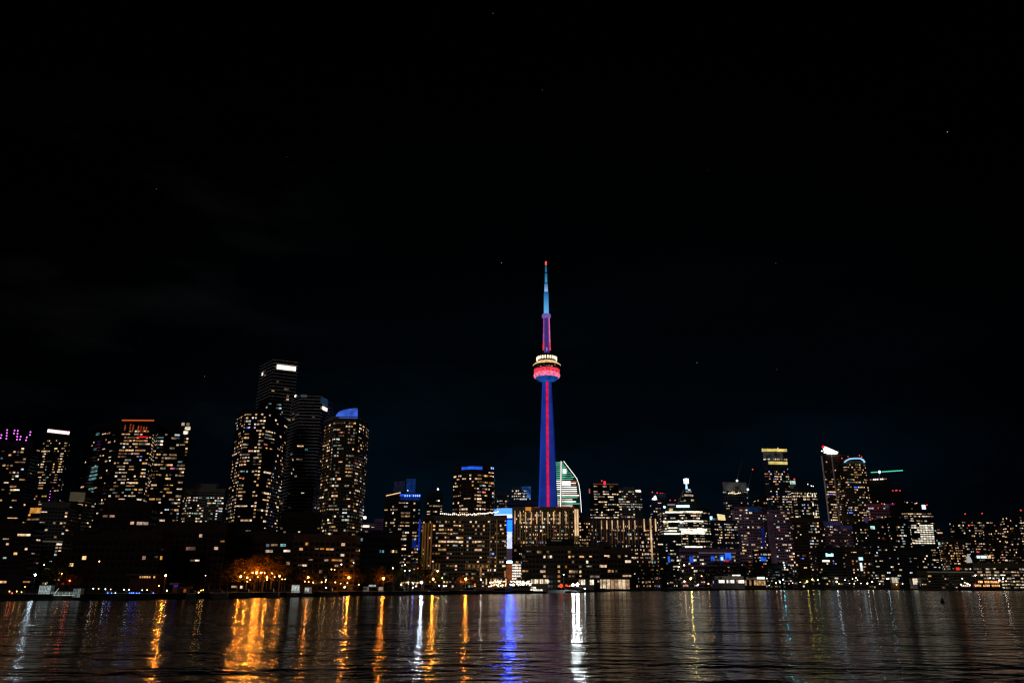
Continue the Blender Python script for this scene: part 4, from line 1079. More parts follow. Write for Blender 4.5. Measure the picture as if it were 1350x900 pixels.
x = B('office_tower', 'tall tower with two stacked yellow lit roof rims', [(1004.5, 4), (1010, 0), (1037, 3)], 593, 1600, fpx=3.3, bpx=2.6, dens=.20, wall='blue', pal='mix', runs=(1, 1, 2), bands=[(590, 604.5, 0), (604.8, 608, .95), (608, 618, .02), (618, 640, .30), (640, 700, .42)], lit=[(1023, 625.5, 5, 6, 'warm'), (1023.5, 631, 7, 3, 'blue'), (1033.5, 635, 4, 4, 'white'), (1010, 626, 6, 5, 'amber')])
YR = G('yellow_rim_light', (.95, .74, .2), .75, var=.4, scale=.08)
x.band('roof_rim', 591.3, 594.8, YR, out=2.0)
x.patch('roof_rim', 1012.5, 608.2, 1037.6, 612, YR, proud=2.2)
x.patch('glass_crown', 1006, 596, 1032, 604, surf('grey_glass_crown', (.2, .2, .2), emit=(.014, .013, .013), es=1, var=.9, scale=.08), proud=.4)
for u, v in ((1005.5, 591.5), (1025.5, 590.5), (1036.8, 606.5)): x.lamp(u, v, G('amber_roof_lamp', (1, .5, .4), 1.5), r=.7)
x = B('office_tower', 'slim grey slab with a red lamp right of the yellow rimmed tower', [(1040.5, 0), (1049.5, 3)], 633.5, 1750, fpx=3.5, bpx=2.6, dens=.03, wall='olive', pal='mix')
x.patch('roof_room', 1041.5, 633.5, 1048.5, 638, G('mint_room', (.6, .95, .85), .7, var=.7, scale=.1), proud=.6); x.lamp(1047.2, 631.5, AVR, r=1.2)
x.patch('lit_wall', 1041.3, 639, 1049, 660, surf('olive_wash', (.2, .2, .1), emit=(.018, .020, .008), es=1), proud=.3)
x = B('office_tower', 'stepped tower with bright vertical slot windows on its right edge', [(1042, 3), (1052, 0), (1076.5, 4)], 644, 1480, fpx=3.8, bpx=2.6, dens=.34, wall='green', pal='office', runs=(1, 1, 2), bands=[(640, 648, .35), (649, 654, .9)], lit=[(1061, 669, 2.5, 7, 'blue')])
for u, v in ((1069.5, 640), (1072, 640.5), (1065, 638)): x.lamp(u, v, AVW, r=.6)
for k in range(7):
    for u in (1064.5, 1071, 1074.5):
        v = 652 + k * 12 + (u - 1064) * .1
        if random.random() < .85: x.patch('slot_window', u + k * .75 - .55, v - 1.8, u + k * .75 + .55, v + 1.8, G('slot_light', (1, .92, .7), 1.4, var=.4, scale=.3), proud=.5)
x = B('apartment_tower', 'second mauve slab of flats between the two taller lit towers', [(1011, 0), (1018, -8), (1042, -4)], 672, 1350, fpx=3.7, bpx=2.8, dens=.20, wall='purple', pal='mix', runs=(1, 1, 1, 2), lit=[(1020, 689, 3, 4, 'white'), (1018, 680, 5, 3, 'pink'), (1022, 710, 5, 4, 'white'), (1035, 719, 8, 3, 'white'), (1040, 718, 7, 5, 'pale'), (1022.5, 730, 5, 4, 'blue'), (1022.5, 728.5, 3, 3, 'white')])
x.patch('lit_wall', 1013, 676, 1040, 752, surf('mauve_wash', (.24, .15, .21), emit=(.010, .0055, .0105), es=1, var=.5, scale=.05), proud=.03, thick=.02)  # same glowing sheet brightens this slab's wall
B('apartment_tower', 'dark brown block of flats with scattered lamps under the slot windowed tower', [(1040, 0), (1085, -4)], 684, 1360, fpx=3.8, bpx=3.0, dens=.22, wall='brown', pal='mix', runs=(1, 1, 2))
x = B('office_block', 'podium with a white lit row and a blue sign between the mauve slabs', [(1000, 0), (1016, 2)], 726, 1270, fpx=4, bpx=2.5, dens=.25, wall='dark', pal='mix', bands=[(726, 732, .95)])
x.patch('blue_sign', 1002.5, 733.5, 1010, 739, BD, proud=.6)
x = B('office_block', 'low block with a cluster of small icy white lamps over the park', [(1018, 0), (1042, 3)], 745, 1200, fpx=3.6, bpx=3, dens=.30, wall='dark', pal='cold', lit=[(1025, 758, 3, 3, 'cool'), (1032.5, 762, 3, 4, 'teal')])
x.lamp(1033, 741, AVW, r=.9, stem=False, Y=1195); x.lamp(1034, 744.5, SIGNC, r=1.1, stem=False, Y=1195); x.lamp(1034.5, 747.5, AVW, r=.9, stem=False, Y=1195)
# --- right group
x = B('apartment_tower', 'tall tower with a brilliant white triangular roof wedge', [(1082.5, 6), (1087, 0), (1113, 7)], 597.5, 1650, fpx=3.3, bpx=2.5, dens=.22, wall='brown', pal='warm', runs=(1, 1, 2), bands=[(594, 604, .02), (604, 634, .10)], lit=[(1094, 636, 9, 6, 'amber'), (1095, 646.5, 10, 3, 'warm'), (1096, 652, 8, 4, 'blue'), (1097, 664, 8, 4, 'pale'), (1098, 681, 7, 10, 'pale'), (1088, 632, 3, 3, 'pale')])
P = [at(1088, 588.2, 1648), at(1105, 595.6, 1648), at(1104.2, 597.6, 1648), at(1090.6, 597.8, 1648)]; Q = [p + Vector((0, 14, 0)) for p in P]
WED = G('white_wedge', (1, .95, .86), 2.4); b = MB(); b.poly(P[::-1], WED)
for i in range(4): b.quad(P[i], P[(i + 1) % 4], Q[(i + 1) % 4], Q[i], WED)
b.build('roof_wedge', x.root, off=x.org)
x.lamp(1085.3, 588.8, G('red_beacon', (1, .02, .03), 1.0), r=2.0); x.lamp(1083.5, 594.2, AVW, r=.9); x.lamp(1086.7, 596.7, AVW, r=.7)
x.patch('lit_fin', 1087.6, 600, 1089.4, 690, surf('mauve_fin', (.3, .25, .25), emit=(.045, .032, .038), es=1, var=.3, scale=.05), proud=.8)
x.patch('lit_fin', 1100.6, 598.5, 1102.2, 690, surf('brown_fin', (.3, .25, .2), emit=(.03, .02, .016), es=1, var=.3, scale=.05), proud=.8)
x.lamp(1110, 603.8, AVR, r=.8, stem=False, Y=1645)
x = B('apartment_tower', 'tall tower capped by a pale blue glowing arch', [(1110.5, 5), (1116, 0), (1134, 0), (1140.5, 6)], 607.5, 1600, fpx=3.3, bpx=2.5, dens=.24, wall='olive', pal='warm', runs=(1, 1, 2), colvar=1.3, bands=[(604, 612, 0), (634, 636.5, .6)], lit=[(1129, 624, 5, 7, 'amber'), (1112, 616, 5, 3, 'pale'), (1114, 619.5, 6, 4, 'amber'), (1122, 635, 4, 6, 'teal'), (1139, 655, 6, 4, 'amber'), (1113.5, 674.5, 5, 5, 'blue'), (1125, 671.5, 9, 3, 'white'), (1134, 618, 5, 4, 'warm')])
ARC = G('ice_arch', (.38, .72, 1), .95, var=.25, scale=.05)
pts = [(1113.3, 609), (1116, 606.6), (1120, 604.6), (1127, 604), (1134, 604), (1138, 606), (1140, 609.5)]
b = MB()
for i in range(len(pts) - 1): b.bar(at(*pts[i], 1596), at(*pts[i + 1], 1596), 1.2 * x.m, ARC)
b.build('roof_arch', x.root, off=x.org)
for u, v in ((1118, 601.5), (1133, 600), (1136, 602)): x.lamp(u, v, AVR, r=.75)
x = B('office_tower', 'dark tower under construction with work lights around its rim', [(1144.5, 0), (1174, 6)], 632, 1750, fpx=4, bpx=4, dens=.0, wall='black', nowin=True)
for k, c in enumerate(('amber', 'amber', 'w', 'w', 'w', 'p', 'w', 'w', 'amber', 'amber')):
    u = 1147.5 + k * 2.3
    x.lamp(u, 632 - k * .12, {'amber': G('work_amber', (1, .32, .08), .7), 'w': G('work_white', (1, .88, .78), 1.8), 'p': G('work_pink', (1, .5, .45), 1.2)}[c], r=.95 if c != 'amber' else .7, stem=False, Y=1745)
cr = empty('tower_crane', at(1159.4, 632, 1740), 'hammerhead crane with a long mint green lit jib', 'crane')
co = cr.location.copy(); mm = mpp(1740, 250); GJ = G('mint_jib_light', (.12, .9, .5), .8)
for a, c, wd, mt, nm in (((1148.3, 622.4), (1157.5, 621.9), .75, GJ, 'counter_jib'), ((1162.5, 621.6), (1190, 619.8), .85, GJ, 'jib'), ((1157.5, 621.9), (1162.5, 621.6), .6, STEEL, 'jib_root'), ((1159.4, 634), (1159.4, 619.5), .6, surf('crane_steel', (.25, .25, .26), emit=(.05, .02, .02), es=1), 'mast')):
    b = MB(); b.bar(at(*a, 1740), at(*c, 1740), wd * mm, mt); b.build(nm, cr, off=co)
b = MB(); b.ball(at(1159.5, 621.8, 1737), 1.7 * mm, G('cab_lamp', (.85, 1, .98), 2.4), 8, 5); b.build('cab_lamp', cr, off=co)
x = B('office_tower', 'unlit dark tower with three red lamps on its roof', [(1172, 0), (1192, 4)], 648, 1800, fpx=4, bpx=4, dens=.02, wall='black')
for u, v in ((1177, 646.5), (1181, 646.2), (1182.3, 646), (1186.5, 646.4)): x.lamp(u, v, AVR, r=.8)
x = B('office_block', 'dark mauve block dotted with red lamps below the mint crane', [(1140, 0), (1190, 5)], 664, 1600, fpx=3.8, bpx=3, dens=.09, wall='purple', pal='mix')
for u, v in ((1148, 661.5), (1157, 660.5), (1162.5, 663.5), (1166, 664), (1176.5, 663.5), (1180, 668.5), (1150, 669), (1158, 669.3), (1191, 662.5), (1150, 683), (1163, 681.5)): x.lamp(u, v, AVR if (u * 7) % 3 < 2 else G('amber_roof_lamp2', (1, .55, .3), 1.4), r=.75, stem=False, Y=1592)
for u0, v0, u1, v1 in ((1166, 664, 1171, 669.5), (1176, 663, 1181, 668), (1138, 682, 1145, 690), (1152, 684, 1157, 688)): x.patch('violet_panel', u0, v0, u1, v1, surf('violet_panel_wash', (.1, .1, .2), emit=(.022, .016, .05), es=1, var=.5, scale=.1), proud=.4)
B('office_block', 'black block with a row of pinkish roof lamps left of the bright grid office', [(1186, 0), (1214, 4)], 664.5, 1550, fpx=3.8, bpx=3, dens=.06, wall='black', pal='mix')
for k, (u, v) in enumerate(((1193, 661.7), (1196, 662), (1198.5, 662.5), (1201.5, 662), (1204, 665.5), (1206.5, 663.5), (1208.5, 662.8))): BL[-1].lamp(u, v, AVR if k in (2, 4) else G('peach_roof_lamp', (1, .6, .45), 1.5), r=.75)
x = B('office_tower', 'office tower with a dense grid of bright white windows near its top', [(1188, 8), (1196, 0), (1230, 4)], 672, 1380, fpx=3.1, bpx=2.35, dens=.13, wall='black', pal='office', runs=(1, 2, 3), ww=.84, bands=[(672, 676, .3), (676.5, 679, .8), (679.5, 681.5, .6), (690, 711, .04)])
for j in range(11):
    v = 686.5 + j * 2.9
    for k in range(9):
        u = 1196.5 + k * 3.7 + j * .33
        pr = .95 if (k >= 3 and j > 1) else (.75 if j in (2, 3) or k == 0 else .35)
        if j < 2 and k < 5: pr = .1
        if j == 9 and k < 2: pr = .1
        if random.random() < pr:
            x.patch('window', u, v - .8, u + 3.0, v + .8, G('grid_white_%d' % random.randint(0, 3), (1, .9, .7), random.choice((.5, .8, 1.1, 1.4)), var=.5, scale=.2), proud=.5)
x.patch('logo_sign', 1215, 665.2, 1220, 671, G('ice_logo', (.62, .76, 1), 1.6), proud=1); x.lamp(1222, 665.2, AVR, r=.8, stem=False, Y=1376)
x.patch('sign_back', 1206, 664, 1224, 673, WALL['black'], proud=.5)
B('office_block', 'low dark block with a pair of amber lit upper rooms right of the grid office', [(1226, 0), (1242, 3)], 694, 1500, fpx=3.6, bpx=3, dens=.12, wall='dark', pal='amber', lit=[(1236, 697, 5, 3, 'warm'), (1236.5, 702.5, 5, 4, 'amber')])
x = B('office_block', 'stepped block with a green lit top floor', [(1232, 0), (1250, 3)], 714, 1400, fpx=2.6, bpx=2.1, dens=.35, wall='olive', pal='warm', runs=(1,))
x.patch('lit_top', 1233.5, 714.2, 1246, 717.8, G('mint_top', (.5, .95, .82), .75, var=.7, scale=.15), proud=.6)
x.patch('sign_panel', 1234.5, 745, 1240.5, 751.5, SIGNW, proud=.8)
x = B('apartment_block', 'low block with a red shop sign and strings of amber lights', [(1247, 0), (1270, 3)], 711.5, 1380, fpx=3.3, bpx=2.6, dens=.30, wall='brown', pal='amber', runs=(1, 1, 2), colvar=1.6)
x.patch('red_sign', 1260, 747.5, 1264.5, 751, G('red_shop_sign', (1, .04, .02), .9), proud=.8)
x = B('apartment_tower', 'apartment tower at the far bay with a red lamp and dim white windows', [(1264.5, 0), (1289, 3)], 682.5, 1500, fpx=3.4, bpx=2.6, dens=.26, wall='dark', pal='mix', runs=(1, 1, 2)); x.lamp(1272.5, 677, AVR, r=.85)
x = B('apartment_tower', 'paired apartment tower with a red lamp beside the curved amber tower', [(1287, 0), (1313, 3)], 684, 1520, fpx=3.4, bpx=2.6, dens=.24, wall='dark', pal='mix', runs=(1, 1, 2)); x.lamp(1294.8, 676.5, AVR, r=.85)
B('apartment_tower', 'mid rise tower with amber lit columns in the bay of the far shore', [(1311, 0), (1334, 3)], 694, 1480, fpx=3.4, bpx=2.6, dens=.30, wall='dark', pal='amber', runs=(1, 1, 2), colvar=1.5)
x = B('apartment_tower', 'tower cut by the picture edge with a red roof lamp and warm windows', [(1333, 0), (1385, 6)], 676.5, 1450, fpx=3.4, bpx=2.6, dens=.30, wall='dark', pal='mix', runs=(1, 1, 2)); x.lamp(1345.7, 672.3, AVR, r=1.0)
x = B('warehouse', 'long low building with three bright rows of yellow windows', [(1282, 0), (1420, 4)], 742, 1260, fpx=3.9, bpx=3.8, dens=.5, wall='olive', pal='office', runs=(1, 1, 2), ww=.8, bands=[(742, 746.5, .95), (747, 750, .6)])
for u, c in ((1289.5, 'w'), (1294.5, 'w'), (1298.3, 'w'), (1304, 'a')): x.patch('sign_panel', u - 2, 732, u + 2, 735.5, G('pale_sign_row', (.7, .95, .95), 1.3) if c == 'w' else G('amber_sign_row', (1, .55, .25), 1.0), proud=.8)
a = g_at(1284, 60); sl_ = empty('silo', a, 'pale grey rounded silo lit from below beside the long yellow windowed building', 'silo')
b = MB(); ms = mpp(a.y)
zt = at(1284, 742, a.y).z - GZ
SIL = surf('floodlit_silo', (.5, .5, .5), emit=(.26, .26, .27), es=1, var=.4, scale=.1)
b.lathe([(3.4 * ms, 0), (3.4 * ms, zt * 1.0), (3.3 * ms, zt + 3 * ms), (2.6 * ms, zt + 6 * ms), (1.5 * ms, zt + 9 * ms)], SIL, 20); b.build('silo_body', sl_, True)
b = MB(); b.ball((0, 0, zt + 10.2 * ms), 1.6 * ms, SIL, 10, 6); b.build('silo_cap', sl_, True)
# dense mass of mid rise blocks on the right
for spec in (
    ('purple', 'violet topped block with two dark setbacks below the white wedge tower', [(1082, 0), (1108, 3)], 687, 1420, .26, 'mix'),
    ('purple', 'violet parapet block beside the lit fins of the wedge tower', [(1108, 0), (1132, 3)], 692.5, 1400, .22, 'warm'),
    ('dark', 'dark block with a cyan window row under the mauve red lamp block', [(1130, 0), (1152, 3)], 691, 1380, .24, 'mix'),
    ('dark', 'dark block with white lamps in two columns left of the grid office', [(1152, 0), (1176, 3)], 688, 1390, .26, 'mix'),
    ('black', 'black block with cool white window stacks next to the grid office', [(1174, 0), (1198, 3)], 684, 1360, .24, 'cold'),
    ('dark', 'broad low block with a white cyan banner near the water trees', [(1076, 0), (1112, -2)], 722, 1270, .14, 'mix'),
    ('brown', 'brown low block with a tall white blade sign', [(1110, 0), (1150, 2)], 722, 1290, .17, 'amber'),
    ('dark', 'low block with pale stacked windows behind the shoreline lamps', [(1148, 0), (1185, 2)], 716, 1280, .22, 'cold'),
    ('dark', 'low dark block below the grid office with small white windows', [(1183, 0), (1228, 2)], 726, 1290, .13, 'cold'),
    ('olive', 'low plain block with a pale roof edge next to the white sign', [(1222, 0), (1284, 2)], 752.5, 1240, .10, 'amber'),
    ('dark', 'far off block filling the gap behind the netted tower', [(928, 0), (952, 3)], 690, 1700, .24, 'cold'),
    ('dark', 'far off block behind the mauve slabs with many faint windows', [(1000, 0), (1046, 3)], 655, 1800, .22, 'mix'),
    ('dark', 'low block behind the park trees right of the striped condominium', [(846, 0), (880, 3)], 728, 1100, .2, 'mix'),
):
    wl, lab, vis, vt, Y, dn, pl = spec
    B('apartment_block', lab, vis, vt, Y, fpx=3.6, bpx=2.8, dens=dn * .8, wall=wl, pal=pl, runs=(1, 1, 2), colvar=1.4)
    BB = BL[-1]
    if 'violet' in lab:
        BB.band('violet_parapet', vt + .5, vt + 5, surf('violet_parapet_wash', (.1, .1, .2), emit=(.010, .008, .036), es=1, var=.4, scale=.05), out=.6)
        if vis[0][0] == 1082: BB.patch('violet_parapet', 1083, 693, 1088, 726, surf('violet_parapet_wash', (.1, .1, .2), emit=(.010, .008, .036), es=1), proud=.4)
    if 'banner' in lab: BB.patch('banner_sign', 1088.5, 728.8, 1098.5, 733.5, SIGNC, proud=.8, shape=[(0, 0), (.25, .1), (1, .1), (1, .9), (.9, .9), (.8, 1), (.6, .75), (.3, .75), (.2, 1), (0, 1)]); BB.patch('lit_row', 1084, 737.8, 1093.5, 740.2, CROWNW, proud=.8)
    if 'cyan window' in lab: BB.patch('lit_row', 1147.5, 693, 1153, 697, G('mint_top', (.5, .95, .82), .75), proud=.6)
    if 'blade' in lab:
        BB.patch('sign_panel', 1132, 734.2, 1137.3, 738, SIGNC, proud=.8); BB.patch('blade_sign', 1133.8, 741.5, 1136.6, 752, G('white_blade_sign', (.9, 1, .95), 1.2, var=.4, scale=.2), proud=1.2)
    if 'pale roof' in lab: BB.band('roof_edge', 752.8, 754, surf('pale_edge', (.3, .3, .25), emit=(.045, .04, .03), es=1), out=.6)
#PART4
rr_ = random.Random(3)
for x in BL:                            # plant rooms, lift overruns and vents on the plain flat roofs
    lab = x.root['label']
    if any(k in lab for k in ('terrace', 'stepped', 'mid rise', 'dark block', 'low dark', 'low block', 'brown block', 'black block', 'far off', 'far shore end')):
        a = rr_.uniform(.08, .3)
        x.top('plant_room', a, a + rr_.uniform(.15, .3), rr_.uniform(2, 4.5), x.wm)
        a = rr_.uniform(.5, .75)
        x.top('lift_overrun', a, a + rr_.uniform(.06, .14), rr_.uniform(3, 6), x.wm)
# ------------------------------------------------------------------ trees
LEAF = []
for nm, c in (('leaf_dark', (.035, .045, .016)), ('leaf_autumn', (.22, .12, .022)), ('leaf_olive', (.07, .07, .02))):
    m, nt, out = nmat(nm)
    df = nt.nodes.new('ShaderNodeBsdfDiffuse'); tl = nt.nodes.new('ShaderNodeBsdfTranslucent'); mx = nt.nodes.new('ShaderNodeMixShader')
    g = nt.nodes.new('ShaderNodeNewGeometry'); hs = nt.nodes.new('ShaderNodeHueSaturation'); hs.inputs['Color'].default_value = (*c, 1)
    L(nt, math_n(nt, 'ADD', math_n(nt, 'MULTIPLY', g.outputs['Random Per Island'], .08), .46), hs.inputs['Hue'])
    L(nt, math_n(nt, 'ADD', math_n(nt, 'MULTIPLY', g.outputs['Random Per Island'], 1.1), .45), hs.inputs['Value'])
    L(nt, hs.outputs[0], df.inputs[0]); L(nt, hs.outputs[0], tl.inputs[0]); mx.inputs[0].default_value = .4
    L(nt, df.outputs[0], mx.inputs[1]); L(nt, tl.outputs[0], mx.inputs[2]); L(nt, mx.outputs[0], out.inputs[0])
    LEAF.append(m)
BARK = surf('bark', (.07, .05, .035), scale=3)


def tree_meshes(seed, leafm, slim=.38, n=34, per=34):
    rnd = random.Random(seed)
    b = MB(); b.bar((0, 0, -.02), (rnd.uniform(-.02, .02), 0, .34), .022, BARK, .014, 7)
    for k in range(8):
        a = k * 2.4 + rnd.random(); z = .2 + .05 * k
        b.bar((0, 0, z), (cos(a) * slim * .6, sin(a) * slim * .6, z + .28), .011, BARK, .003, 5)
    tm = b.build('trunk').data
    cb = MB()
    for k in range(n):
        while True:
            p = Vector((rnd.uniform(-1, 1), rnd.uniform(-1, 1), rnd.uniform(-1, 1)))
            if .35 < p.length < 1: break
        cz = .62 + p.z * .36
        wz = 1 - max(0, p.z) * .35
        c = Vector((p.x * slim * wz, p.y * slim * wz, cz)); rr = rnd.uniform(.06, .13)
        for q in range(per):
            o = Vector((rnd.gauss(0, .5), rnd.gauss(0, .5), rnd.gauss(0, .42))) * rr
            s = rnd.uniform(.010, .022)
            x = Vector((rnd.uniform(-1, 1), rnd.uniform(-1, 1), rnd.uniform(-1, 1))).normalized()
            y = x.orthogonal().normalized(); y = (y * cos(q) + x.cross(y) * sin(q))
            cc = c + o
            cb.quad(cc - x * s, cc + y * s * .7, cc + x * s, cc - y * s * .7, leafm)
    cm_ = cb.build('crown').data
    for o in list(COL.objects):
        if o.data in (tm, cm_): DATA.objects.remove(o)
    return tm, cm_


TV = [tree_meshes(1, LEAF[0], .42), tree_meshes(2, LEAF[0], .34), tree_meshes(3, LEAF[1], .44), tree_meshes(4, LEAF[2], .40), tree_meshes(5, LEAF[1], .36), tree_meshes(6, LEAF[0], .5)]


def tree(u, vtop, dY, var, label, group=None, wid=1.0, rot=None):
    p = g_at(u, dY)
    h = at(u, vtop, p.y).z - GZ
    r = empty('tree', p, label, 'tree', group); r.scale = (h * wid, h * wid, h); r.rotation_euler = (0, 0, random.uniform(0, 6) if rot is None else rot)
    tm, cm_ = TV[var]
    link('trunk', tm, r); link('crown', cm_, r)
    return r


GT = 'dark trees along the waterfront'
# amber lit trees
for u, vt, dy, var, wd, lab in (
    (312, 738, 26, 2, 1.1, 'amber lit tree at the left end of the glowing waterfront row'),
    (323, 728, 30, 4, 1.2, 'tall amber tree behind the brightest pair of lamps on the left shore'),
    (334, 733, 34, 2, 1.1, 'amber tree lit from below in the middle of the glowing row'),
    (345, 727, 30, 4, 1.2, 'tall thin leaved amber tree near the right of the glowing row'),
    (356, 730, 32, 2, 1.2, 'spreading amber brown tree under the white window row'),
    (368, 738, 30, 3, 1.1, 'dim olive tree at the right end of the glowing row'),
    (406, 748, 24, 2, 1.2, 'small amber tree wrapped round a lamp beside the white cabins'),
    (397, 742, 30, 3, 1.2, 'dim tree left of the small amber tree'),
    (418, 738, 30, 0, 1.3, 'dark tree between the two amber lamp trees'),
    (461, 745, 26, 2, 1.3, 'bright amber tree round the lamp below the golden round tower'),
    (470, 752, 26, 4, 1.2, 'lower amber tree right of the lamp below the golden round tower'),
    (504, 750, 26, 2, 1.3, 'amber tree round the lamp in front of the black square block'),
    (497, 744, 32, 4, 1.1, 'dim amber tree against the black square block'),
    (608, 757, 26, 4, 1.2, 'orange lit tree left of the white column lamp'),
    (620, 755, 28, 2, 1.2, 'orange lit tree beside the curved condominium'),
    (628, 748, 24, 1, 1.3, 'black tree silhouette in front of the amber colonnade'),
    (573, 752, 26, 3, 1.2, 'greenish tree beside the orange lamp under the curved condominium'),
    (94, 755, 22, 4, 1.2, 'dim orange tree by the red lamp near the white dock house'),
    (80, 756, 24, 2, 1.1, 'orange lit tree under the lamp near the white dock house'),
):
    tree(u, vt, dy, var, lab, wid=wd)
# dark masses
rt = random.Random(5)
for u, vt in ((60, 726), (72, 733), (104, 742), (118, 738), (250, 752), (262, 748), (276, 744), (288, 740), (300, 742), (385, 742), (432, 742), (444, 738), (478, 752), (488, 748), (517, 746), (528, 742), (536, 726), (545, 738), (556, 744), (592, 752), (600, 756), (646, 752), (655, 756),
              (700, 756), (712, 758), (840, 744), (850, 741), (861, 739), (872, 738), (882, 741), (890, 747), (898, 752), (908, 749), (918, 746), (930, 744), (938, 741), (1010, 748), (1020, 754), (1038, 752), (1048, 749), (1058, 748), (1067, 750), (1078, 753), (1090, 751), (1102, 755), (1113, 757), (1125, 754), (1138, 758),
              (1150, 756), (1163, 758), (1172, 752), (1186, 755), (1194, 749), (1201, 756), (1228, 758)):
    tree(u + rt.uniform(-2, 2), vt + rt.uniform(-2, 2), 32 + rt.uniform(-8, 12), rt.choice((0, 1, 5, 3)), 'dark leafy tree silhouetted against the lit buildings on the shore', GT, wid=rt.uniform(1.1, 1.5))
for u, vt in ((952, 738), (962, 736), (973, 737), (984, 736), (995, 739), (1004, 742)):
    tree(u, vt, 75, rt.choice((0, 1, 5)), 'dark round tree in the row behind the white lit pavilion', 'dark trees behind the lit pavilion', wid=1.5)

# ------------------------------------------------------------------ lamps
LC = {'orange': (1, .27, .022), 'amber': (1, .47, .11), 'white': (1, .9, .76), 'cold': (.72, .9, 1), 'yellow': (1, .78, .14), 'cyan': (.1, .72, 1), 'red': (1, .07, .03), 'blue': (.08, .2, 1), 'green': (.55, 1, .3)}
LMESH = {}


def lamp(u, v, dY, col, st, rpx, label, group=None, pole=True, name='street_lamp'):
    Y = shoreY(u) + dY
    p = at(u, v, Y); r = rpx * mpp(Y, 5)
    if u > 850: st = round(st * (.45 if st > 500 else .35), 1)
    elif 'path' not in name and 30 < st < 200: st *= 1.0
    base = Vector((p.x, p.y, GZ if dY > 0 else .3))
    t = empty(name, base, label, 'lamp', group)
    k = (col, st)
    if k not in LMESH:
        b = MB(); b.ball((0, 0, 0), 1.0, glow('lamp_%s_%g' % k, LC[col], st), 6, 4); o = b.build('globe'); LMESH[k] = o.data; DATA.objects.remove(o)
    g = link('globe', LMESH[k], t, p - base); g.scale = (r, r, r)
    if pole:
        h = p.z - base.z
        b = MB(); rr = .09
        b.bar((0, .3, -.2), (0, .3, h + r * 1.1), rr, POLE, rr * .7, 6)
        b.bar((0, .3, h + r * 1.15), (0, -.1, h + r * 1.15), rr * .7, POLE, rr * .6, 5)
        b.build('pole', t)
    return t


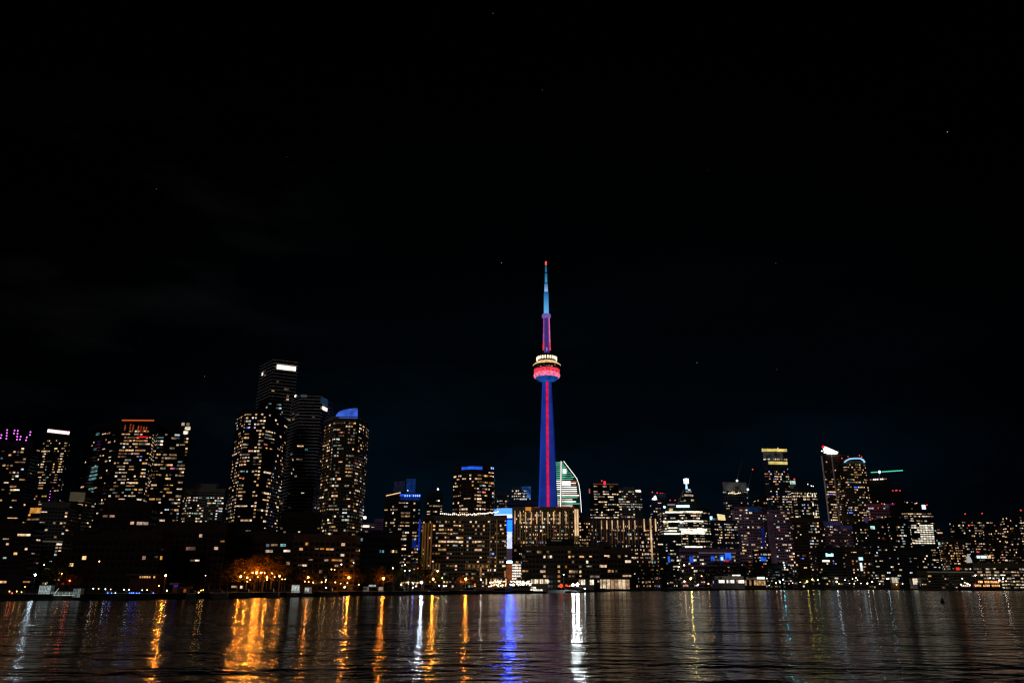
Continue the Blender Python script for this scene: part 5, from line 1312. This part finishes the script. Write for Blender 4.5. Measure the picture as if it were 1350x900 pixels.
S = 520
for a in (
    (218.4, 758, 8, 'orange', S * 1.2, .95, 'single bright orange street lamp on the left shore'),
    (81, 755.3, 24, 'orange', 130, .7, 'orange street lamp above the small orange tree near the white dock house'),
    (92, 765, 20, 'red', 60, .65, 'reddish lamp beside the orange tree near the white dock house'),
    (46.3, 757.3, 26, 'cold', 120, 1.0, 'icy blue white lamp high behind the left docks'),
    (58, 744, 40, 'white', 40, .6, 'small white lamp on a tall pole left of the white dock house'),
    (317.5, 759.6, 22, 'orange', S, 1.0, 'bright orange lamp at the left of the glowing tree row'),
    (322.8, 754.8, 26, 'amber', 90, .7, 'second amber lamp from the left in the glowing tree row'),
    (333, 754.6, 24, 'amber', 90, .65, 'amber lamp just left of the brightest lamp in the glowing row'),
    (338.5, 754.5, 22, 'orange', S * 1.25, 1.05, 'brightest lamp of the glowing tree row'),
    (344, 754.6, 22, 'orange', S, .9, 'orange lamp just right of the brightest lamp in the glowing row'),
    (348.6, 754.8, 26, 'amber', 60, .6, 'dimmer amber lamp right of the bright pair'),
    (326, 761, 29, 'orange', 900, .7, 'added low orange fill lamp among the trunks left of the brightest lamp'),  # extra lamp added to widen the amber glow in the crowns
    (352, 760.5, 30, 'orange', 900, .7, 'added low orange fill lamp among the trunks right of the bright pair'),  # also added for the crown glow
    (368.5, 759, 28, 'orange', 500, .6, 'added orange fill lamp among the trunks at the right end of the glowing row'),  # dimmer extra lamp, added to carry the glow to the row's end
    (359, 755, 26, 'amber', 60, .7, 'amber lamp standing alone at the right part of the glowing row'),
    (406.5, 760.5, 20, 'orange', 150, .9, 'orange lamp inside the small tree near the two white cabins'),
    (460, 761, 20, 'orange', S * .9, 1.05, 'orange lamp inside the tree below the golden round tower'),
    (505.7, 762, 20, 'orange', S * .7, .95, 'orange lamp inside the tree in front of the black square block'),
    (571, 762.8, 20, 'orange', S, .9, 'orange lamp at the left foot of the curved condominium'),
    (577, 752.3, 30, 'amber', 90, .8, 'higher amber lamp at the left foot of the curved condominium'),
    (583, 761.5, 22, 'green', 20, .7, 'small greenish lamp near the foot of the curved condominium'),
    (614, 763, 20, 'orange', S * .75, .95, 'orange lamp between the two orange lit trees'),
    (634.2, 763.6, 16, 'white', 50, .75, 'white spot lamp at the foot of the floodlit column'),
    (556, 767.5, 8, 'cold', S * 1.0, .9, 'cold white lamp near the water left of the curved condominium'),
    (910.5, 762, 20, 'yellow', S * .85, .8, 'yellow lamp over the park lawn'),
    (902.5, 766, 18, 'white', 50, .7, 'white lamp left of the yellow park lamp'),
    (895, 747, 60, 'amber', 50, .9, 'amber street lamp at the left above the park trees'),
    (902, 744.5, 64, 'amber', 50, .9, 'amber street lamp in the middle above the park trees'),
    (913, 748, 60, 'amber', 40, .8, 'amber street lamp at the right above the park trees'),
    (925, 759, 26, 'amber', 40, .7, 'amber lamp left of the white lit pavilion'),
    (920.5, 770, 14, 'white', 40, .6, 'low white lamp on the path right of the yellow park lamp'),
    (934, 769, 12, 'amber', 60, .7, 'low amber lamp at the left end of the white lit pavilion'),
    (976.8, 767, 10, 'white', 150, .8, 'white lamp in front of the white lit pavilion'),
    (1004.5, 770.5, 8, 'white', 90, .7, 'white lamp at the right end of the amber pavilion'),
    (1023, 768, 10, 'amber', 60, .65, 'amber lamp between the pavilion and the right lawn'),
    (1028.5, 767, 12, 'white', 60, .65, 'white lamp between the pavilion and the right lawn'),
    (1032.5, 763.5, 10, 'cyan', S * .82, .5, 'cyan lamp at the water edge right of the pavilions'),
    (1064, 766, 14, 'yellow', 60, .9, 'yellow green lamp on the right lawn'),
    (1071.2, 763.5, 16, 'yellow', 90, .8, 'pale yellow lamp over the right lawn'),
    (1078, 763.8, 16, 'green', 30, .75, 'pale green lamp at the right of the right lawn'),
    (1103, 766.3, 14, 'cold', 90, .75, 'cold lamp among the dark trees right of the lawn'),
    (1106, 769, 10, 'amber', 25, .55, 'tiny amber lamp beside the cold lamp right of the lawn'),
    (1128.5, 761, 20, 'white', 40, .6, 'white lamp deep in the dark trees'),
    (1143.5, 768.5, 10, 'white', 60, .65, 'white lamp left of the pair near the dark trees'),
    (1150, 766.7, 10, 'cold', 60, .65, 'cold lamp right of the pair near the dark trees'),
    (1169.6, 762.5, 20, 'cold', 120, 1.0, 'large cold lamp above the lit tree on the right shore'),
    (1182, 770, 8, 'amber', 40, .6, 'small amber lamp beside the lit tree on the right shore'),
    (1224, 770, 8, 'white', 260, 1.0, 'dazzling white lamp at the edge of the right pavilion'),
    (1257, 770, 8, 'white', 40, .6, 'lone white lamp left of the small lit boat'),
    (1279, 758.5, 20, 'white', 50, .7, 'white lamp above the small lit boat'),
    (1286, 758, 20, 'white', 50, .7, 'white lamp below the silo'),
    (1322.5, 762, 16, 'white', 80, .8, 'white lamp right of the lit ferry'),
    (1326.5, 765.5, 10, 'amber', 40, .6, 'amber lamp at the far right of the ferry'),
    (743, 757, 20, 'cold', 20, .55, 'small greenish lamp above the red lanterns'),
    (771, 775.3, 4, 'cold', 60, .6, 'small cold lamp at the right end of the work barge'),
    (271, 758, 24, 'white', 14, .45, 'tiny white lamp high on the dark shore right of the orange lamp'),
    (131, 739.5, 40, 'amber', 22, .6, 'small amber lamp over the dark trees left of centre'),
    (545, 769, 8, 'blue', 30, .6, 'blue lamp left of the cold white lamp'),
):
    lamp(*a)
# small dock and path lights
for grp, lab, col, st, pts, dy in (
    ('blue dock lights', 'tiny blue light low on the left dock edge', 'blue', 9, ((142, 781), (147, 781.2), (171, 781), (173.5, 781), (176, 781), (180, 781.2), (183.5, 781.2), (199, 781), (202, 781)), 1.5),
    ('white dock lights', 'tiny cool white light on the left docks', 'cold', 14, ((139, 776), (163.5, 776.7), (170, 776.7), (187.5, 777.3), (220, 778), (123, 775.3), (152, 781.2)), 3),
    ('warm dock lights', 'tiny warm light on the left docks', 'amber', 16, ((12.5, 779), (22, 779), (28.5, 780), (130, 775.5), (146, 776.3), (194, 777.3), (209.5, 771.5), (262, 780.5), (265, 777.8), (268, 777.3), (33, 773)), 3),
    ('red dock lights', 'tiny red light beside the warm lights on the far left dock', 'red', 14, ((16, 781.3),), 3),
    ('amber path lights', 'small amber light on the promenade between the glowing trees and the round tower', 'amber', 22, ((372, 763), (376, 763), (330, 763.5), (340, 760), (362, 760), (326, 766), (352, 764), (402, 766), (407, 766.5), (413, 767.5), (429, 766.5), (430, 764), (442, 767), (449, 768.5), (455, 773), (458, 768), (473, 770), (424, 767), (437, 750), (441, 750.5)), 14),
    ('white path lights', 'small white light between the round tower and the curved condominium', 'white', 22, ((430, 774), (454, 773.6), (534, 744), (540, 751.5), (533.5, 752), (518, 748.5), (544, 774), (529, 770), (570.5, 775), (585, 772), (579, 771.5), (588.5, 771.8), (450, 743.5), (466, 741)), 10),
    ('red path lights', 'small red light at the edge of the park by the lamps', 'red', 10, ((904.5, 770.5), (906, 771), (925.5, 767), (626, 769.5), (551, 748.5)), 10),
    ('shore path lights', 'tiny white light in the dark trees of the right shore', 'white', 16, ((1124, 762.5), (1130.5, 764), (1114, 764), (1120, 768.5), (1126, 769), (1135, 768.5), (1160, 769), (1190, 769), (1011, 762), (1014, 771), (1045, 768), (1055, 767)), 12),
):
    for u, v in pts: lamp(u, v, dy, col, st, random.uniform(.42, .62), lab, grp, pole=True, name='path_lamp')

# ------------------------------------------------------------------ shore buildings and boats
WHT = surf('white_paint', (.5, .5, .48), rough=.4)
HULL = surf('dark_hull', (.02, .022, .025), rough=.3)
PAVW = G('pavilion_warm_glass', (1, .74, .46), .62, var=.6, scale=.35)
PAVW2 = G('pavilion_dim_glass', (1, .6, .34), .3, var=.7, scale=.35)
def pavilion(u0, u1, v0, v1, dY, label, mats, n, wall='grey', depth=12, roof=.8):
    """long low glazed house: plinth, posts, lit panes and a flat roof"""
    Y = shoreY((u0 + u1) / 2) + dY
    a, c = at(u0, v1, Y), at(u1, v0, Y); zt = c.z
    o = Vector(((a.x + c.x) / 2, Y, GZ)); r = empty('pavilion', o, label, 'pavilion')
    zb = max(GZ, a.z)
    b = MB(); b.box(a.x, Y + .5, GZ - .5, c.x, Y + depth, zt, WALL[wall]); b.box(a.x, Y, GZ - .5, c.x, Y + .5, zb, WALL[wall]); b.build('wall', r, off=o)
    b = MB(); b.box(a.x - 1, Y - 1.5, zt, c.x + 1, Y + depth + 1, zt + roof, WALL['dark']); b.build('roof', r, off=o)
    w = (c.x - a.x) / n
    for i in range(n):
        mt = random.choice(mats)
        if mt:
            b = MB(); b.box(a.x + i * w + .12 * w, Y + .2, zb + .1, a.x + (i + 1) * w - .06 * w, Y + .45, zt - .15, mt); b.build('window', r, off=o)
        b = MB(); b.box(a.x + i * w - .06 * w, Y - .1, zb, a.x + i * w + .06 * w, Y + .4, zt - .01, WALL['dark']); b.build('post', r, off=o)
    return r, o, Y
pavilion(784, 830, 763.4, 776, 8, 'long glazed pavilion glowing warm white at the water beside the park', (PAVW, PAVW, PAVW, PAVW2), 9, depth=10)
pavilion(763, 783, 763.5, 770.5, 14, 'shorter glazed pavilion with bright panes next to the flood lit barge', (PAVW, PAVW2, G('pavilion_bright', (1, .86, .66), 1.1, var=.5, scale=.4), None), 7, wall='brown')
WP = G('restaurant_white', (1, .93, .82), 1.5, var=.5, scale=.3)
r, o, Y = pavilion(945, 981, 764, 768, 10, 'grey walled pavilion with a row of white lit windows under the dark round trees', (WP, WP, PAVW2, None), 14, wall='pale', depth=14, roof=.3)
b = MB(); a, c = at(945.5, 763.6, Y + 2), at(980, 759, Y + 2); b.box(a.x, Y + 2, a.z, c.x, Y + 14, c.z, surf('pavilion_grey_wall', (.4, .37, .33), emit=(.035, .028, .02), es=1, var=.3, scale=.2)); b.build('upper_wall', r, off=o)
b = MB(); a, c = at(966, 758.6, Y + 3), at(976, 757.2, Y + 3); b.box(a.x, Y + 3, a.z, c.x, Y + 5, c.z, WP); b.build('roof_light', r, off=o)
r, o, Y = pavilion(982, 1009, 764.5, 771, 10, 'amber lit pavilion with a pale fascia right of the white windowed one', (G('restaurant_amber', (1, .55, .22), .5, var=.7, scale=.3), None, PAVW2), 9, wall='brown', depth=14)
b = MB(); a, c = at(984, 763.4, Y - .5), at(999, 760.5, Y - .5); b.box(a.x, Y - .5, a.z, c.x, Y, c.z, surf('pale_fascia', (.4, .35, .3), emit=(.05, .035, .022), es=1, var=.4, scale=.2)); b.build('fascia', r, off=o)
for u, w_ in ((1000, 3.5), (1005, 6)):
    b = MB(); a, c = at(u - w_ / 2, 763, Y - .8), at(u + w_ / 2, 760, Y - .8); b.box(a.x, Y - .8, a.z, c.x, Y - .4, c.z, G('mint_sign', (.75, 1, .8), 1.3)); b.build('lit_sign', r, off=o)
r, o, Y = pavilion(1203, 1213, 762, 770, 10, 'white walled pavilion lit from the lawn on the right shore', (G('floodlit_white', (1, .85, .6), .8, var=.4, scale=.3),), 1, wall='white', depth=8)
r, o, Y = pavilion(1213, 1232, 768, 772, 9, 'low pavilion with a bright strip of light next to the dazzling lamp', (G('strip_white', (1, .95, .75), .8, var=.8, scale=.2), PAVW2), 5, wall='dark', depth=8)
b = MB(); a, c = at(1213, 766.3, Y), at(1225, 764, Y); b.box(a.x, Y, a.z, c.x, Y + 1, c.z, surf('lit_eave', (.3, .3, .25), emit=(.10, .11, .07), es=1, var=.8, scale=.2)); b.build('eave_light', r, off=o)
pavilion(1231, 1242, 767, 774, 4, 'small icy white lit tent house at the right water edge', (G('icy_tent', (.75, .9, .92), .75, var=.8, scale=.3), None), 4, wall='pale', depth=6)
pavilion(1176, 1184, 760.5, 768, 12, 'narrow cream lit kiosk beside the cold lamp', (G('cream_kiosk', (1, .88, .62), .5, var=.6, scale=.3),), 2, wall='tan', depth=5)
pavilion(241, 245.5, 775.5, 780.5, 4, 'small orange lit kiosk on the dark left docks', (G('orange_kiosk', (1, .25, .08), .3, var=.6, scale=.5),), 1, wall='dark', depth=4)
pavilion(228, 234.5, 770.3, 773.5, 12, 'kiosk with a blue glowing awning right of the single orange lamp', (G('blue_awning', (.05, .07, .9), .35, var=.5, scale=.5),), 1, wall='dark', depth=4)
pavilion(171, 208, 758.5, 761.5, 30, 'long low house with a string of small amber windows left of the orange lamp', (G('amber_small_window', (1, .5, .16), .8, var=.8, scale=.4), None, None), 12, wall='red', depth=10)
pavilion(640, 668, 762, 770, 16, 'patio house with bright warm panes under the curved condominium', (G('patio_amber', (1, .6, .26), .7, var=.8, scale=.4), PAVW2, None, None), 14, wall='brown', depth=10)
pavilion(700, 723, 763, 769, 12, 'cream lit waterside hall below the striped condominium', (G('hall_cream', (1, .84, .6), 1.1, var=.7, scale=.4), PAVW2), 10, wall='tan', depth=10)


def festoon(u0, u1, v0, v1, n, dY, label, cols):
    Y = shoreY((u0 + u1) / 2) + dY; o = Vector((xat((u0 + u1) / 2, Y, GZ), Y, GZ)); r = empty('festoon_lights', o, label, 'string lights')
    b = MB(); zt = at(u0, v0, Y).z + .3
    for u in (u0, (u0 + u1) / 2, u1):
        x = xat(u, Y, GZ); b.bar((x, Y + .3, GZ), (x, Y + .3, zt), .08, POLE)
    b.bar((xat(u0, Y, zt), Y + .3, zt), (xat(u1, Y, zt), Y + .3, zt), .03, POLE); b.build('frame', r, off=o)
    for k in range(n):
        p = at(random.uniform(u0, u1), v0 + (v1 - v0) * random.random() ** 1.2, Y + random.uniform(-3, .2)); b = MB()
        b.ball(p, random.uniform(.45, .9) * mpp(Y, 5), random.choice(cols), 6, 4); b.build('bulb', r, off=o)
FB = [G('festoon_warm', (1, .72, .42), 3.5), G('festoon_amber', (1, .5, .2), 2.4), G('festoon_white', (1, .9, .74), 4)]
festoon(643, 667, 765, 773, 44, 10, 'string of warm patio bulbs in front of the curved condominium', FB)
festoon(672, 700, 765.5, 771.5, 60, 9, 'dense string of bright white patio bulbs beneath the stadium', [FB[0], FB[2], FB[2]])
festoon(534, 553, 767, 772, 8, 9, 'short string of amber bulbs left of the cold white lamp', FB[:2])


def boat(u0, u1, v_deck, dY, label, hullm, cabins, lights=(), mast=None, name='moored_boat', bow=1):
    """hull with a pointed bow, cabin blocks with windows, optional mast"""
    Y = shoreY((u0 + u1) / 2) + dY; mm = mpp(Y, 4)
    x0, x1 = xat(u0, Y, 1), xat(u1, Y, 1); Ln = x1 - x0; zd = max(.8, at((u0 + u1) / 2, v_deck, Y).z); W = min(5, Ln * .28)
    o = Vector(((x0 + x1) / 2, Y, 0)); r = empty(name, o, label, 'boat')
    def outline(k): 
        pts = [(-.5, -.5 * k), (.28, -.5 * k), (.42, -.28 * k), (.5 if k > .8 else .44, 0), (.42, .28 * k), (.28, .5 * k), (-.5, .5 * k)]
        return [(px * Ln * bow, py * W) for px, py in (pts if bow > 0 else pts[::-1])]
    b = MB(); b.prism(outline(.7), -.3, zd, hullm, pts2=outline(1)); b.build('hull', r)
    b = MB()
    b.prism(outline(1.02), zd, zd + .12, WHT); b.build('deck', r)
    zc = zd
    for f0, f1, v1, wm, nw, lm in cabins:
        z1 = at((u0 + u1) / 2, v1, Y).z
        xa, xb = -Ln / 2 + Ln * f0, -Ln / 2 + Ln * f1
        b = MB(); b.prism([(xa, -W * .36), (xb, -W * .36), (xb, W * .36), (xa, W * .36)], zc + .12, z1, wm, pts2=[(xa + .15, -W * .34), (xb - .3, -W * .34), (xb - .3, W * .34), (xa + .15, W * .34)])
        cb = b.build('cabin', r); 
        w = (xb - xa) / nw
        for i in range(nw):
            if random.random() < .85:
                b = MB(); b.box(xa + (i + .16) * w, -W * .36 - .06, zc + .12 + (z1 - zc) * .3, xa + (i + .84) * w, -W * .36 + .02, zc + (z1 - zc) * .85, lm); b.build('window', cb)
        zc = z1 - .1
    if mast:
        b = MB(); zt = at((u0 + u1) / 2, mast, Y).z; b.bar((0, 0, zc), (0, 0, zt), .08, STEEL, .04); b.bar((0, 0, zc + (zt - zc) * .3), (Ln * .3, 0, zc + (zt - zc) * .3), .05, STEEL); b.build('mast', r)
    for u, v, rp, mt in lights:
        p = at(u, v, Y - W * .5 - .3); b = MB(); b.ball(p, rp * mm, mt, 8, 5); b.build('deck_lamp', r, off=o)
    return r
LW = G('cabin_white', (.9, .95, .9), .55, var=.6, scale=1.2); DW = DARKGLASS; LWH = surf('lit_white_cabin', (.8, .8, .78), emit=(.16, .18, .165), es=1, var=.5, scale=1.5); LWD = surf('dim_white_cabin', (.6, .6, .58), emit=(.05, .055, .05), es=1, var=.7, scale=1.5)
boat(378, 398, 781, -6, 'houseboat with a tall white lit cabin moored left of its twin', HULL, [(.30, .82, 770.5, LWH, 3, LW)])
boat(399, 415, 781.5, -6, 'houseboat with a shorter pale cabin moored right of its twin', HULL, [(.15, .72, 773.5, LWD, 3, LW)])
boat(478, 496, 779.5, -5, 'cabin boat with a bright white wheelhouse in front of the black square block', HULL, [(.05, .45, 773, LWD, 3, DW), (.42, .95, 770.3, LWH, 4, LW)])
boat(497, 508, 779.7, -5, 'small cabin boat with a cream lit side below the amber lamp tree', HULL, [(.15, .75, 773, LWD, 2, PAVW2)])
boat(696, 722, 779, -5, 'white motor yacht with pale lit upper works below the waterside hall', HULL, [(.1, .75, 776, LWH, 5, G('yacht_light', (1, .92, .74), 1.3, var=.7, scale=.8)), (.15, .42, 772.8, LWH, 3, G('yacht_light', (1, .92, .74), 1.3, var=.7, scale=.8))], bow=1)
boat(779, 806, 780, -14, 'dark unlit tug boat in front of the long glazed pavilion', HULL, [(.1, .7, 775, HULL, 3, DW), (.2, .45, 770.5, HULL, 2, DW)], mast=764)
FLO = G('barge_flood', (.92, 1, 1), 220)
boat(733, 772, 778.5, -8, 'work barge with two blinding white flood lamps and red lanterns', HULL, [(.05, .3, 773.5, WALL['dark'], 2, DW), (.62, .9, 774, WALL['dark'], 3, DW)], lights=((755.5, 770.6, 1.35, FLO), (761.3, 769.8, 1.7, FLO), (739.8, 771.6, 2.6, G('red_lantern', (1, .09, .02), 1.1, var=.4, scale=1)), (746.8, 771.2, 1.5, G('red_lantern', (1, .09, .02), 1.1, var=.4, scale=1)), (748.8, 772.2, .9, G('red_lantern', (1, .09, .02), 1.1))))
b = MB()
boat(1265, 1283, 774, -5, 'small tour boat with a cluster of white lamps left of the lit ferry', HULL, [(.1, .8, 770, WALL['dark'], 5, G('tour_light', (1, .85, .6), .9, var=.7, scale=.5))], lights=((1268.5, 762.3, .8, AVW), (1266.8, 770, .9, AVW), (1275.5, 769, 1.2, AVW), (1278.6, 770.5, .8, AVW), (1272, 767.5, 1, G('tour_yellow', (1, .75, .4), 1.5))))
FER = G('ferry_orange', (1, .46, .16), 1.5, var=.7, scale=.3)
boat(1283, 1324, 774.5, -6, 'two decked ferry lined with orange lights at the right shore', HULL, [(.05, .92, 769.5, HULL, 16, FER), (.12, .86, 764.5, HULL, 14, FER)], lights=((1305.3, 761.5, .9, AVW), (1317.5, 764.5, 1.3, SIGNW), (1285, 770.5, .8, AVR), (1310, 766, .9, AVR)))
# dock house and gangway on the left
Yd = shoreY(58) + 1.5; o = at(58, 785, Yd); o.z = GZ
def dframe(u0, u1, v0, v1, nx, nz, label, st):
    a, c = at(u0, v1, Yd), at(u1, v0, Yd); oo = Vector(((a.x + c.x) / 2, Yd, GZ)); r = empty('dock_house', oo, label, 'dock house')
    mt = surf('lit_white_frame_%g' % st, (.4, .4, .4), emit=(.26 * st, .32 * st, .31 * st), es=1, var=.5, scale=1.2); md = surf('dim_white_mesh_%g' % st, (.2, .2, .2), emit=(.02 * st, .028 * st, .028 * st), es=1, var=.7, scale=1.0)
    zb = max(GZ, a.z)
    b = MB(); b.box(a.x, Yd + .3, zb, c.x, Yd + 3, c.z - .1, md); b.build('wall', r, off=oo)
    b = MB(); b.box(a.x - .2, Yd - .3, c.z - .1, c.x + .2, Yd + 3.2, c.z + .1, WALL['dark']); b.build('roof', r, off=oo)
    for i in range(nx + 1):
        x = a.x + (c.x - a.x) * i / nx; b = MB(); w_ = .07 if i < nx - 1 else .16; b.box(x - w_, Yd, zb - 1, x + w_, Yd + .25, c.z - .12, mt); b.build('post', r, off=oo)
    for i in range(nz):
        z = zb + (c.z - zb) * i / nz; b = MB(); b.box(a.x, Yd + .06, z, c.x, Yd + .2, z + .1, mt); b.build('rail', r, off=oo)
dframe(50.3, 66.5, 771, 784.5, 7, 3, 'bright white latticed dock house at the left end of the quay', 1.0)
dframe(96, 106, 775, 784.5, 4, 3, 'smaller grey latticed dock house at the far end of the gangway', .4)
a, c = at(67, 784.6, Yd), at(96, 784.6, Yd); oo = Vector(((a.x + c.x) / 2, Yd, GZ)); r = empty('gangway', oo, 'white railed gangway between the two latticed dock houses', 'gangway')
mt = surf('lit_gangway', (.8, .8, .8), emit=(.28, .34, .31), es=1, var=.5, scale=.8)
zb = a.z
b = MB(); b.box(a.x, Yd, zb, c.x, Yd + 1.6, zb + .35, mt); b.build('walkway', r, off=oo)
for k in (1, 2):
    b = MB(); b.box(a.x, Yd, zb + .35 + k * .45, c.x, Yd + .08, zb + .43 + k * .45, mt); b.build('rail', r, off=oo)
b = MB(); b.bar(at(71, 783, Yd), at(77.5, 775, Yd), .12, mt); b.build('stay', r, off=oo)
for k in range(7):
    x = a.x + (c.x - a.x) * k / 6; b = MB(); b.box(x - .04, Yd + .02, zb + .35, x + .04, Yd + .1, zb + 1.35, mt); b.build('post', r, off=oo)
# buoy
p = onz(1243, 794.5); r = empty('navigation_buoy', p, 'dark conical navigation buoy floating on the water near the right shore', 'buoy')
mb_ = mpp(p.y, 1); BUO = surf('black_buoy', (.012, .012, .014), rough=.5)
b = MB(); b.lathe([(.1, -.5), (2.3 * mb_, -.2), (2.9 * mb_, .9 * mb_), (2.2 * mb_, 3 * mb_), (1.1 * mb_, 5.5 * mb_), (.5 * mb_, 6 * mb_)], BUO, 16); b.build('float', r, True)
b = MB()
for k in range(4):
    t_ = k * pi / 2 + .4; b.bar((cos(t_) * 1.0 * mb_, sin(t_) * 1.0 * mb_, 5 * mb_), (cos(t_) * .5 * mb_, sin(t_) * .5 * mb_, 9.5 * mb_), .16 * mb_, BUO)
b.build('lattice', r); b = MB(); b.ball((0, 0, 10.2 * mb_), .8 * mb_, BUO, 8, 5); b.build('lantern', r)
# small craft and sheds standing dark along the left docks
for u0, u1, dy, vc, lab in ((150, 172, -5, 777.5, 'dark unlit motor boat moored behind the blue dock lights'), (182, 206, -5, 778, 'dark unlit motor boat right of the blue dock lights'), (246, 262, -4, 778, 'dark cabin boat beside the orange kiosk'), (276, 300, -5, 777, 'dark long cabin boat left of the glowing tree row'), (310, 336, -5, 776.5, 'dark broad boat moored below the brightest lamps'), (344, 368, -5, 776, 'dark boat moored left of the white cabin houseboats'),
                            (420, 446, -5, 775.5, 'dark boat moored right of the white cabin houseboats'), (516, 540, -5, 774.5, 'dark boat moored left of the cold white lamp'), (560, 592, -5, 774.5, 'dark long boat moored below the two orange lamps'), (606, 634, -5, 774, 'dark boat moored below the orange lit trees'), (644, 676, -5, 774.5, 'dark boat moored in front of the warm patio bulbs')):
    boat(u0, u1, vc + 4.2, dy, lab, HULL, [(.2, .7, vc, HULL, 4, DW)], bow=random.choice((1, -1)))
# stars
b = MB(); b.ball((0, 0, 0), 1, glow('star_light', (.9, 1, .95), .55), 6, 4); sm = b.build('star'); smd = sm.data; DATA.objects.remove(sm)
for u, v, s_ in ((1249, 174, 1.0), (919, 478, .6), (661, 346.5, .65), (270, 496, .5), (650, 18, .45), (715, 119, .4), (1023, 347, .4), (206, 249, .4), (1024, 487, .35), (566, 257, .35), (378, 207, .3), (934, 225, .3)):
    p = at(u, v, 12000); o = link('star', smd, None, p); k = s_ * mpp(12000, p.z) * .55; o.scale = (k, k, k)
    tag(o, 'faint white star in the black sky above the city', 'star', 'stars in the night sky')

# ------------------------------------------------------------------ render look
SC.view_settings.view_transform = 'Standard'; SC.view_settings.look = 'None'; SC.view_settings.exposure = 0
SC.cycles.use_denoising = True
SC.cycles.denoiser = 'OPENIMAGEDENOISE'
SC.cycles.denoising_input_passes = 'RGB_ALBEDO_NORMAL'
SC.cycles.max_bounces = 4; SC.cycles.diffuse_bounces = 1; SC.cycles.glossy_bounces = 3; SC.cycles.transmission_bounces = 2
SC.cycles.sample_clamp_indirect = 0; SC.cycles.caustics_reflective = False
